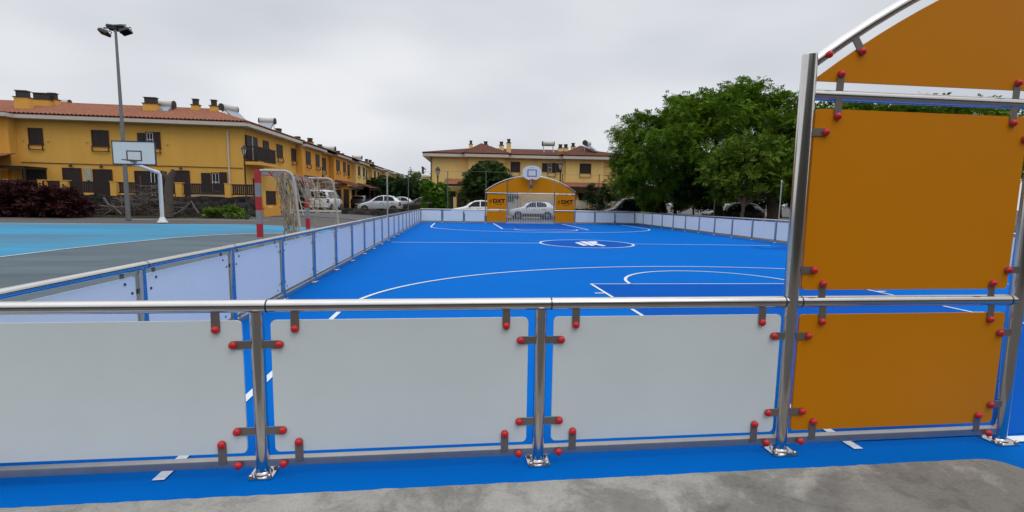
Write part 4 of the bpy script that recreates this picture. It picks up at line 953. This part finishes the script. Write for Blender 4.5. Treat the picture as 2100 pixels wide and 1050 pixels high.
# ------------------------------------------------------------------ poles, lamps, hoop, handball goal
def street_lamp(label, px, py_top, py_base, D, s=1.0):
    b = dep(px, py_base, D); b.z = zt(b.x, b.y); top = dep(px, py_top, D).z-b.z
    t = thing('street_lamp', label, 'street lamp', b, 0, 'lantern street lamps')
    hl = .75*s
    mb = MB(); mb.lathe((0,0,0), [(.16*s,0),(.16*s,.12),(.10*s,.2),(.09*s,.6),(.13*s,.66),(.06*s,.8),(.05*s,top-hl-.25),(.09*s,top-hl-.2),(.05*s,top-hl)], 10, m_dark); mb.build('post', m_dark, t, local=True)
    mb = MB(); mb.lathe((0,0,top-hl), [(.10*s,0),(.2*s,.42*s)], 6, m_lampglass, smooth=False)
    mb.build('lantern', m_lampglass, t, local=True)
    mb = MB(); mb.lathe((0,0,top-hl), [(.25*s,.42*s),(.24*s,.46*s),(.1*s,.66*s),(.05*s,.7*s),(.02*s,.75*s)], 6, m_brown, smooth=False)
    for k in range(6):
        a = k*PI/3; mb.tube([(.1*s*math.cos(a),.1*s*math.sin(a),top-hl),(.205*s*math.cos(a),.205*s*math.sin(a),top-hl+.42*s)], .012, 4, m_dark)
    mb.build('lantern_roof', m_brown, t, local=True); return t
street_lamp('black lantern lamp at the left before the corner house balcony', 507, 299, 450, 25, .62)
street_lamp('lantern lamp behind the white van', 664, 342, 430, 51, 1.15)
street_lamp('lantern lamp over the clipped hedge beside the far house', 898, 342, 440, 44)
street_lamp('lantern lamp before the far house, just right of the oval backboard', 1147, 331, 440, 44)
# floodlight mast
b = dep(264,456,23); b.z = zt(b.x, b.y)
t = thing('floodlight_mast', 'tall tapered grey mast with floodlights at the left', 'light mast', b); top = dep(237,62,23)
mb = MB(); mb.tube([b, top], [.105,.05], 12, m_greypole); mb.build('pole', m_greypole, t)
mb = MB(); mb.tube([dep(213,57,23), dep(262,60,23)], .035, 6, m_dark); mb.tube([dep(222,52,22.6), dep(255,53,23.4)], .035, 6, m_dark); mb.tube([dep(236,66,23), dep(236,52,23)], .05, 8, m_dark); mb.build('cross_arm', m_dark, t)
for px, py, D, a in ((214,67,22.9,.35),(258,65,22.9,-.35),(231,57,23.4,.1),(246,57,23.5,-.1)):
    c = dep(px, py, D); M = Matrix.Translation(c) @ Matrix.Rotation(a, 4, 'Y') @ Matrix.Rotation(-.35, 4, 'X')
    mb = MB(); mb.box((-.21,-.17,-.06),(.21,.17,.06), m_dark, M); mb.box((-.18,-.14,-.07),(.18,.14,-.0605), m_carglass, M); mb.tube([M @ Vector((-.26,0,0)), M @ Vector((-.26,0,.16)), M @ Vector((.26,0,.16)), M @ Vector((.26,0,0))], .02, 6, m_dark); mb.build('floodlight', m_dark, t)
# basketball hoop on the asphalt court
b = dep(334,463,22); b.z = zt(b.x, b.y)
t = thing('basketball_hoop', 'free standing basketball hoop with white rectangular board on a white pole at the left', 'basketball hoop', b)
topz = dep(329,352,21.2).z
mb = MB(); mb.tube([(b.x,b.y,b.z),(b.x,b.y,topz-.10),(b.x-.03,b.y-.04,topz-.02),(b.x-.14,b.y-.16,topz+.05)], .08, 12, m_white); mb.tube([(b.x-.04,b.y-.05,topz-.02),(b.x-.95,b.y-1.3,topz+.52)], .075, 12, m_white); mb.build('pole', m_white, t)
mb = MB(); mb.lathe(b, [(.22,0),(.22,.03),(.15,.1),(.09,.26)], 12, m_white); mb.build('foot', m_white, t)
yb = b.y-1.35; xa = gy(230,291,yb); xb = gy(319,337,yb)
x0, x1, z1, z0 = xa.x, xb.x, gy(274,291,yb).z, xb.z
mb = MB(); mb.box((x0,yb,z0),(x1,yb+.03,z1), m_white); bd = mb.build('backboard', m_white, t)
mb = MB(); mb.box((x0-.03,yb-.012,z1),(x1+.03,yb+.05,z1+.04), m_bolt); mb.box((x0-.03,yb-.012,z0-.04),(x1+.03,yb+.05,z0), m_bolt); mb.box((x0-.03,yb-.012,z0),(x0,yb+.05,z1), m_bolt); mb.box((x1,yb-.012,z0),(x1+.03,yb+.05,z1), m_bolt); mb.build('board_frame', m_bolt, bd)
cx = (x0+x1)/2; mb = MB()
for q in ((-.30,.12,-.255,.55),(.255,.12,.30,.55),(-.255,.51,.255,.55),(-.255,.12,.255,.16)): mb.box((cx+q[0],yb-.006,z0+q[1]),(cx+q[2],yb-.0005,z0+q[3]), m_bolt)
mb.build('target_square', m_bolt, bd)
mb = MB(); cz = z0+.13; mb.tube([(cx+.225*math.cos(2*PI*i/24),yb-.38+.225*math.sin(2*PI*i/24),cz) for i in range(25)], .013, 8, m_twig, cap=False); mb.box((cx-.08,yb-.16,cz-.06),(cx+.08,yb-.007,cz+.03), m_twig); mb.build('rim', m_twig, bd)
mb = MB(); mb.tube([(b.x-.9,b.y-1.2,topz+.5),(cx-.35,yb+.035,z0+.1)], .03, 8, m_white); mb.tube([(b.x-.9,b.y-1.2,topz+.5),(cx+.3,yb+.035,z0+.75)], .03, 8, m_white); mb.build('strut', m_white, t)

# handball goal with torn net, standing just outside the left barrier
GX, GY0, GY1, GH = -1.16, 6.98, 9.95, 2.02
t = thing('handball_goal', 'red and grey striped handball goal with torn net outside the left barrier', 'goal', (GX, GY0, 0))
def striped(a, b, name, s=.045, n=7, first=1):
    a = Vector(a); b = Vector(b); mb = MB(); d = (b-a)
    ax = d.normalized(); e = Vector((1,0,0)) if abs(ax.x) < .5 else Vector((0,0,1)); e2 = ax.cross(e)
    for k in range(n):
        p, q = a+d*k/n, a+d*(k+1)/n
        vs = [p+e*s+e2*s,p-e*s+e2*s,p-e*s-e2*s,p+e*s-e2*s]; vs += [v+(q-p) for v in vs]
        fs = [(0,1,5,4),(1,2,6,5),(2,3,7,6),(3,0,4,7)]+([(3,2,1,0)] if k == 0 else [])+([(4,5,6,7)] if k == n-1 else [])
        mb.add(vs, fs, m_stripe_red if (k+first) % 2 else m_stripe_grey)
    return mb.build(name, m_stripe_red, t)
striped((GX,GY0,GH),(GX,GY0,0),'post',.044,8,1); striped((GX,GY1,GH),(GX,GY1,0),'post',.044,8,1)
striped((GX,GY0+.046,GH-.045),(GX,GY1-.046,GH-.045),'crossbar',.044,9,0)
for y in (GY0, GY1):
    mb = MB(); mb.tube([(GX+.045,y,GH-.02),(GX+.50,y,GH-.02),(GX+.585,y,GH-.05),(GX+.63,y,GH-.13),(GX+.65,y,GH-.25),(GX+.80,y,.05),(GX+.80,y,.0)], .024, 8, m_goalpipe); mb.build('back_stay', m_goalpipe, t)
mb = MB(); mb.tube([(GX+.8,GY0,.03),(GX+.8,GY1,.03)], .024, 8, m_goalpipe); mb.build('ground_bar', m_goalpipe, t)
mb = MB(); rn = random.Random(12)
ny, nv = 30, 22
holes = [(.10,.30,.16,.28),(.36,.22,.10,.16),(.55,.45,.10,.10),(.72,.18,.12,.12),(.30,.52,.07,.10),(.88,.40,.06,.10),(.50,.12,.08,.08),(.62,.42,.24,.22)]
def np_(i, k):
    y = i/ny; v = k/nv; z = (GH-.1)*(1-v); x = GX+.64+.15*v
    up_ = max(0, 1-v*1.7)
    sg = math.sin(PI*y)*(.14*math.sin(PI*v)+.28*up_*math.sin(PI*min(1, v*1.7)))
    w1 = math.sin(7*y+5*v)*.05+math.sin(17*y-9*v)*.03; w2 = math.sin(11*y*1.3+8*v+1)*.06+math.sin(23*y+3)*.03
    return Vector((x+sg*.4+w1*up_, GY0+.05+(GY1-GY0-.1)*y+w2*up_*1.6, max(.02, z-sg*(.6+up_)-.02+w2*up_)))
pt = {(i, k): np_(i, k) for i in range(ny+1) for k in range(nv+1)}
def gone(i, k):
    y = i/ny; v = k/nv
    return any(((y-a)/ra)**2+((v-b)/rb)**2 < 1 for a, b, ra, rb in holes)
for i in range(ny+1):
    for k in range(nv+1):
        if gone(i, k): continue
        r_ = .0035 if k/nv > .42 else .0055
        if i < ny and not gone(i+1, k): mb.tube([pt[i,k], pt[i+1,k]], r_, 3, m_net, cap=False)
        if k < nv and not gone(i, k+1): mb.tube([pt[i,k], pt[i,k+1]], r_, 3, m_net, cap=False)
for side in (GY1,):
    for i in range(7):
        for k in range(14):
            x = GX+.1+.09*i; z = GH-.12-.14*k
            if rn.random() < .25 or (k > 2 and k < 9): continue
            mb.tube([(x,side+rn.gauss(0,.02),z),(x+.09,side+rn.gauss(0,.02),z-.02)], .005, 3, m_net, cap=False); mb.tube([(x,side,z),(x+rn.gauss(0,.02),side+rn.gauss(0,.02),z-.14)], .005, 3, m_net, cap=False)
for _ in range(26):     # the torn bundle hanging near the front post
    y = GY0+rn.uniform(.05,.5); x = GX+.36+rn.gauss(0,.05); z = GH-.05; pts = []
    for k in range(10): pts.append((x+rn.gauss(0,.03)+.012*k, y+rn.gauss(0,.035), z-.135*k*rn.uniform(.9,1.1)))
    mb.tube(pts, rn.uniform(.006,.013), 3, m_net, cap=False)
for _ in range(24):     # loose strands slung from the top to the back
    a = Vector((GX+rn.uniform(.05,.45), rn.uniform(GY0,GY1), GH-.05)); b2 = Vector((GX+.66, a.y+rn.gauss(0,.5), GH-rn.uniform(.3,.95))); mid_ = a.lerp(b2, .5)+Vector((0,rn.gauss(0,.1),-rn.uniform(.05,.3)))
    mb.tube([a, a.lerp(mid_,.5)+Vector((0,rn.gauss(0,.05),0)), mid_, b2], rn.uniform(.006,.012), 3, m_net, cap=False)
mb.build('net', m_net, t)

# posts of the ball-stop fence behind the far barrier with its top wires
def fence_post(label, px, py0, D, r=.03, mt=m_greypole, grp='fence posts around the court'):
    b = dep(px, 440, D); b.z = zt(b.x, b.y); h = dep(px, py0, D).z
    t = thing('fence_post', label, 'post', b, 0, grp); mb = MB(); mb.tube([(0,0,0),(0,0,h-b.z)], r, 8, mt); mb.lathe((0,0,h-b.z), [(r*1.2,-.02),(r*1.2,.03),(.005,.05)], 8, mt); mb.build('pole', mt, t, local=True); 
    mb = MB(); mb.lathe((0,0,0), [(r*2.2,0),(r*2.2,.04),(r*1.1,.06)], 8, mt); mb.build('footing', mt, t, local=True); return (b.x, b.y, h)
f1 = fence_post('pale grey post left of the court with nothing attached, before the white hatchback', 795, 356, 36, .055, m_galv)
f0 = fence_post('thin green post left of the clipped hedge', 838, 352, 36.5)
f2 = fence_post('thin green post at the right edge of the clipped hedge', 918, 352, 36.5); f3 = fence_post('thin post before the round garden tree, left of the far goal', 996, 352, 36.5)
f4 = fence_post('thin dark post right of the far goal', 1151, 358, 36.5, .03, m_dark); f5 = fence_post('dark post right of the far goal, before the far house window', 1226, 359, 36.5, .03, m_dark)
f6 = fence_post('green post standing under the big tree', 1464, 362, 31, .05)
f7 = fence_post('pale thin pole beyond the right barrier beside the steel post', 1598, 372, 24, .03, m_galv)
t = thing('fence_wire', 'thin wires strung between the posts behind the far goal', 'wire fence', (f0[0], f0[1], 0))
mb = MB()
for dz, r in ((-.03,.009),):
    pts = [Vector(q)+Vector((0,-.05,dz)) for q in (f0, f2, f3, f4, f5)]+[Vector((f5[0]+6, f5[1], f5[2]+dz))]
    for a, b in zip(pts[:-1], pts[1:]): mb.tube([a, b], r, 4, m_greypole, cap=False)
mb.build('wire', m_greypole, t)
# parking kerbs and the bicycle-rack hoop behind the goal
t = thing('kerb', 'pale concrete kerb at the edge of the parking place, below the white van', 'kerb', (*dep(640,438,40).xy, 0))
mb = MB(); a = dep(566,440,38.5); b = dep(704,440,38.5); mb.tube([(a.x,a.y,zt(a.x,a.y)+.05),(b.x,b.y,zt(b.x,b.y)+.05)], .15, 4, m_kerb, smooth=False); mb.build('kerb_stone', m_kerb, t)
t = thing('steel_hoop', 'dark inverted U bar standing behind the white van', 'bollard', (*dep(651,436,39.5).xy, zt(*dep(651,436,39.5).xy)))
mb = MB(); mb.tube([(-.22,0,-.0),(-.22,0,.85),(-.18,0,.97),(-.08,0,1.04),(.08,0,1.04),(.18,0,.97),(.22,0,.85),(.22,0,0)], .03, 8, m_dark); mb.build('bar', m_dark, t, local=True)

# ------------------------------------------------------------------ vehicles
CAR = {
 'hatch': dict(L=3.9, W=1.70, st=[(0,.36,.52,.54,.60),(.06,.26,.62,.64,.72),(.25,.20,.70,.74,.79),(.6,.18,.80,.85,.83),(.95,.18,.90,.95,.845),(1.1,.18,.93,1.02,.85),(1.45,.18,.95,1.26,.85),(1.8,.18,.965,1.44,.85),(2.2,.18,.975,1.515,.85),(2.7,.18,.985,1.52,.85),(3.15,.18,.99,1.44,.845),(3.5,.19,.99,1.27,.83),(3.75,.24,.98,1.08,.80),(3.86,.30,.90,.93,.76),(3.9,.36,.80,.82,.70)],
   win=[[(1.32,1.0),(2.28,1.02),(2.28,1.45),(2.0,1.43),(1.75,1.34)],[(2.36,1.02),(3.2,1.03),(3.3,1.10),(3.08,1.36),(2.7,1.45),(2.36,1.455)]], ws=(1.12,1.02,1.78,1.43), rw=(3.72,1.10,3.25,1.39), wh=(.68,3.15,.30)),
 'suv': dict(L=4.2, W=1.80, st=[(0,.42,.62,.65,.64),(.06,.32,.76,.80,.76),(.25,.26,.86,.90,.84),(.7,.24,.94,.99,.885),(1.05,.24,.99,1.05,.895),(1.2,.24,1.01,1.12,.90),(1.6,.24,1.03,1.40,.90),(1.95,.24,1.04,1.56,.90),(2.5,.24,1.05,1.62,.90),(3.2,.24,1.07,1.59,.895),(3.65,.25,1.08,1.46,.88),(3.95,.28,1.07,1.22,.86),(4.12,.36,1.0,1.04,.82),(4.2,.42,.88,.9,.74)],
   win=[[(1.42,1.07),(2.38,1.09),(2.38,1.53),(2.05,1.50),(1.82,1.42)],[(2.46,1.09),(3.2,1.11),(3.38,1.2),(3.2,1.45),(2.8,1.53),(2.46,1.54)]], ws=(1.24,1.13,1.93,1.55), rw=(3.98,1.22,3.68,1.46), wh=(.80,3.4,.34)),
 'van': dict(L=4.9, W=1.92, st=[(0,.36,.66,.70,.70),(.06,.28,.86,.90,.82),(.25,.24,.98,1.02,.90),(.6,.22,1.06,1.12,.945),(.85,.22,1.12,1.2,.955),(1.25,.22,1.14,1.58,.96),(1.6,.22,1.15,1.86,.96),(2.0,.22,1.15,1.95,.96),(2.6,.22,1.15,1.97,.96),(4.4,.22,1.15,1.97,.96),(4.66,.24,1.15,1.93,.955),(4.74,.26,1.15,1.80,.95),(4.85,.30,1.14,1.18,.94),(4.9,.36,1.0,1.02,.90)],
   win=[[(1.15,1.2),(1.95,1.2),(1.95,1.78),(1.62,1.76)],[(2.05,1.2),(3.2,1.2),(3.2,1.8),(2.05,1.8)],[(3.3,1.2),(4.45,1.2),(4.4,1.8),(3.3,1.8)]], ws=(.9,1.22,1.56,1.82), rw=(4.845,1.20,4.735,1.80), wh=(.92,3.92,.33)),
}
def car_side(st, x, z):
    for a, b in zip(st[:-1], st[1:]):
        if a[0] <= x <= b[0]:
            k = (x-a[0])/(b[0]-a[0]); q = [a[i]+(b[i]-a[i])*k for i in range(5)]; break
    else: q = st[-1]
    _, zb, zl, zr, wd = q; wr = wd*(.97-.42*min(1, max(0, zr-zl)*1.0)) if zr-zl > .15 else wd*.9
    wr = max(wr, wd*.74)
    if z <= zl: return wd*(.985+.015*math.sin(PI*max(0, z-zb)/max(.01, zl-zb)))
    return wd*.96+(wr-wd*.96)*min(1, (z-zl)/max(.05, zr-.05-zl))
def car(name, label, kind, loc, rz, paint, cat='car', group=None, roof=None, lamp=True):
    sp = CAR[kind]; st = sp['st']; t = thing(name, label, cat, loc, rz, group); mb = MB(); vs = []; fs = []
    ring = 0
    for (x, zb, zl, zr, wd) in st:
        gh = zr-zl; wr = wd*(.97-.42*min(1, gh)) if gh > .15 else wd*.9
        wr = max(wr, wd*.74)
        half = [(0,zb),(wd*.80,zb),(wd*.955,zb+.06),(wd*.99,zb+(zl-zb)*.35),(wd,zb+(zl-zb)*.62),(wd*.985,zl-.06*min(1,(zl-zb)*2)),(wd*.96,zl),(wr,zr-min(.05,gh*.5)),(wr*.86,zr),(0,zr+.012)]
        pts = [(x,y,z) for y, z in half]+[(x,-y,z) for y, z in half[-2:0:-1]]; ring = len(pts); vs += pts
    for i in range(len(st)-1):
        for k in range(ring): k2 = (k+1) % ring; fs.append((i*ring+k,(i+1)*ring+k,(i+1)*ring+k2,i*ring+k2))
    fs += [tuple(range(ring)), tuple(range((len(st)-1)*ring, len(st)*ring))]
    mb.add(vs, fs, paint, True)
    wx0, wx1, wr_ = sp['wh']
    for x in (wx0, wx1):
        for sg in (-1, 1):
            y = car_side(st, x, .5)*sg
            mb.prism([(x+wr_*1.14*math.cos(2*PI*k/24), wr_+wr_*1.14*math.sin(2*PI*k/24)) for k in range(24) if True], y-.05*sg, y+.006*sg, 'y', m_dark)
    # sill and bumper trim, door seams
    for sg in (-1, 1):
        y = car_side(st, 2, .3)*sg; mb.box((wx0+wr_*1.2,min(y,y-.02*sg)-.0,st[4][1]+.0),(wx1-wr_*1.2,max(y,y+.008*sg),st[4][1]+.09), m_dark)
        for x in (sp['win'][0][0][0]-.05, (sp['win'][0][1][0]+sp['win'][1][0][0])/2, sp['win'][-1][1][0]+.02):
            y = car_side(st, x, .7)*sg; mb.box((x-.006,min(y-.01*sg,y+.004*sg),.32),(x+.006,max(y-.01*sg,y+.004*sg),st[6][2]-.05), m_dark)
    bd = mb.build('body', paint, t, local=True)
    for sg in (-1, 1):
        for x in (wx0, wx1):
            y = car_side(st, x, .5)*sg; mb = MB(); mb.lathe((x,y-.16*sg,wr_), [(wr_*.6,0),(wr_,.0),(wr_,.15),(wr_*.94,.175),(wr_*.64,.178)], 22, m_tyre, axis=(0,sg,0)); wl = mb.build('wheel', m_tyre, t, local=True)
            mb = MB(); mb.lathe((x,y-.16*sg,wr_), [(wr_*.64,.172),(wr_*.6,.15),(wr_*.2,.165),(.001,.17)], 22, m_rim, axis=(0,sg,0))
            for k in range(5):
                M = Matrix.Translation((x,y+.008*sg,wr_)) @ Matrix.Rotation(k*2*PI/5, 4, 'Y'); mb.box((-.03,-.006,.04),(.03,.006,wr_*.6), m_rim, M)
            mb.build('rim', m_rim, wl, local=True)
        for pl_ in sp['win']:
            mb = MB(); n = len(pl_); o = [(x, (car_side(st, x, z)+.006)*sg, z) for x, z in pl_]; i_ = [(x, (car_side(st, x, z)-.03)*sg, z) for x, z in pl_]
            mb.add(o+i_, [tuple(range(n)), tuple(range(n, 2*n))]+[(k,(k+1) % n,(k+1) % n+n,k+n) for k in range(n)], m_carglass); mb.build('side_window', m_carglass, t, local=True)
        x = sp['win'][0][0][0]+.08; z = sp['win'][0][0][1]; y = car_side(st, x, z)*sg
        mb = MB(); mb.box((x,min(y,y+.2*sg),z-.02),(x+.1,max(y,y+.2*sg),z+.13), paint if paint is not m_carwhite else m_dark); mb.build('door_mirror', m_dark, t, local=True, bevel=.02)
        for w_ in sp['win'][:2]:
            x = w_[1][0]-.25; y = car_side(st, x, z-.16)*sg; mb = MB(); mb.box((x,min(y,y+.02*sg),z-.19),(x+.17,max(y,y+.02*sg),z-.155), m_dark); mb.build('door_handle', m_dark, t, local=True)
    for nm, (xa, za, xb, zb_) in (('windscreen', sp['ws']),('rear_window', sp['rw'])):
        ya = car_side(st, xa, za)*.93; yb_ = car_side(st, xb, zb_)*.88; d = -1 if nm == 'windscreen' else 1
        nn = Vector((zb_-za, 0, -(xb-xa))).normalized(); nn = nn if nn.z > 0 else -nn
        o = .022
        q = [Vector((xa,-ya,za)),Vector((xa,0,za+.008)),Vector((xa,ya,za)),Vector((xb,yb_,zb_)),Vector((xb,0,zb_+.012)),Vector((xb,-yb_,zb_))]
        mb = MB(); mb.add([v+nn*o for v in q]+[v-nn*.03 for v in q], [(0,1,4,5),(1,2,3,4),(11,10,7,6),(10,9,8,7),(0,1,7,6),(1,2,8,7),(2,3,9,8),(3,4,10,9),(4,5,11,10),(5,0,6,11)], m_carglass); mb.build(nm, m_carglass, t, local=True)
    LN = sp['L']; tall = kind == 'van'
    for sg in (-1, 1):
        x = .2; mb = MB(); zl = .66 if not tall else .82; y = car_side(st, x, zl)*sg
        mb.prism([(x-.12,zl-.1),(x+.25,zl-.02),(x+.28,zl+.06),(x-.02,zl+.05)], y-.18*sg, y+.012*sg, 'y', m_headl); mb.build('headlight', m_headl, t, local=True)
        x = LN-.2; zl = .78 if not tall else .95; y = car_side(st, x, zl)*sg; hgt = .16 if not tall else .17
        mb = MB(); mb.prism([(x-.06,zl-hgt),(x+(.21 if tall else .16),zl-hgt),(x+(.19 if tall else .1),zl+hgt),(x-.02,zl+hgt)], y-.16*sg, y+.012*sg, 'y', m_lightred); mb.build('tail_light', m_lightred, t, local=True)
    mb = MB(); mb.box((LN-.06,-.26,.50 if not tall else .62),(LN+.012,.26,.61 if not tall else .73), m_whitef); mb.build('number_plate', m_whitef, t, local=True)
    if roof:
        mb = MB(); q = [(x,zr,max(wd*(.97-.42*min(1, zr-zl)), wd*.74)) for (x,zb,zl,zr,wd) in st if zr-zl > .38]
        vs = []; 
        for x, z, wr in q: vs += [(x,-wr*.99,z-.035),(x,-wr*.86,z+.007),(x,0,z+.019),(x,wr*.86,z+.007),(x,wr*.99,z-.035)]
        mb.add(vs, [(5*a+b_,5*a+b_+1,5*a+b_+6,5*a+b_+5) for a in range(len(q)-1) for b_ in range(4)], roof, True); mb.build('roof_panel', roof, t, local=True)
        for sg in (-1, 1):
            y = car_side(st, 2, .4)*sg; mb = MB(); mb.box((wx0+wr_*1.15,min(y,y+.012*sg),.27),(wx1-wr_*1.15,max(y,y+.012*sg),.52), m_dark); mb.build('side_cladding', m_dark, t, local=True)
    if tall:
        mb = MB(); mb.box((LN-.04,-.88,.36),(LN+.03,.88,.50), paint); mb.build('bumper', paint, t, local=True, bevel=.03)
    return t
def front_at(px, D): 
    b = dep(px, 430, D); return (b.x, b.y, zt(b.x, b.y))
b = dep(652,432,44)
zv = .40
car('parked_van', 'white camper van parked with its rear towards the courts, behind the torn goal', 'van', (b.x+math.sin(math.radians(3))*4.9, b.y+math.cos(math.radians(3))*4.9, zv), math.radians(-93), m_carwhite, 'van')
b = dep(733,420,59); car('parked_car', 'dark grey car seen from behind, right of the white van', 'suv', (b.x+.2, b.y+4.2, .43), math.radians(-93), m_cargrey, 'car', 'cars parked along the street')
b = front_at(735, 43.5); car('parked_car', 'silvery white hatchback parked side on behind the low lava wall', 'hatch', (b[0], b[1], .41), .02, m_carsilver, 'car', 'cars parked along the street')
b = front_at(783, 60); car('parked_car', 'pale car whose roof shows over the white hatchback', 'hatch', (b[0], b[1], .43), .0, m_carsilver, 'car', 'cars parked along the street')
b = front_at(820, 47); car('parked_car', 'dark brownish car half hidden behind the clipped hedge', 'suv', (b[0], b[1], zt(b[0]+2, b[1])), .0, m_cardark, 'car', 'cars parked along the street')
b = front_at(924, 40); car('parked_car', 'white car seen between the clipped hedge and the far goal', 'suv', (b[0], b[1], .0), .0, m_carwhite, 'car', 'cars parked along the street')
b = front_at(1042, 43); car('parked_car', 'white car with black roof parked behind the far goal grille', 'suv', (b[0], b[1], .0), .0, m_carwhite, 'car', 'cars parked along the street', roof=m_carblack)
b = front_at(1233, 37); car('parked_car', 'black van in the deep shade left under the big tree', 'van', (b[0], b[1], .0), .0, m_carblack, 'car', 'cars parked along the street')
b = front_at(1448, 36); car('parked_car', 'dark car with pale bonnet between the trunks at the right', 'suv', (b[0], b[1], .12), .0, m_carblack, 'car', 'cars parked along the street')
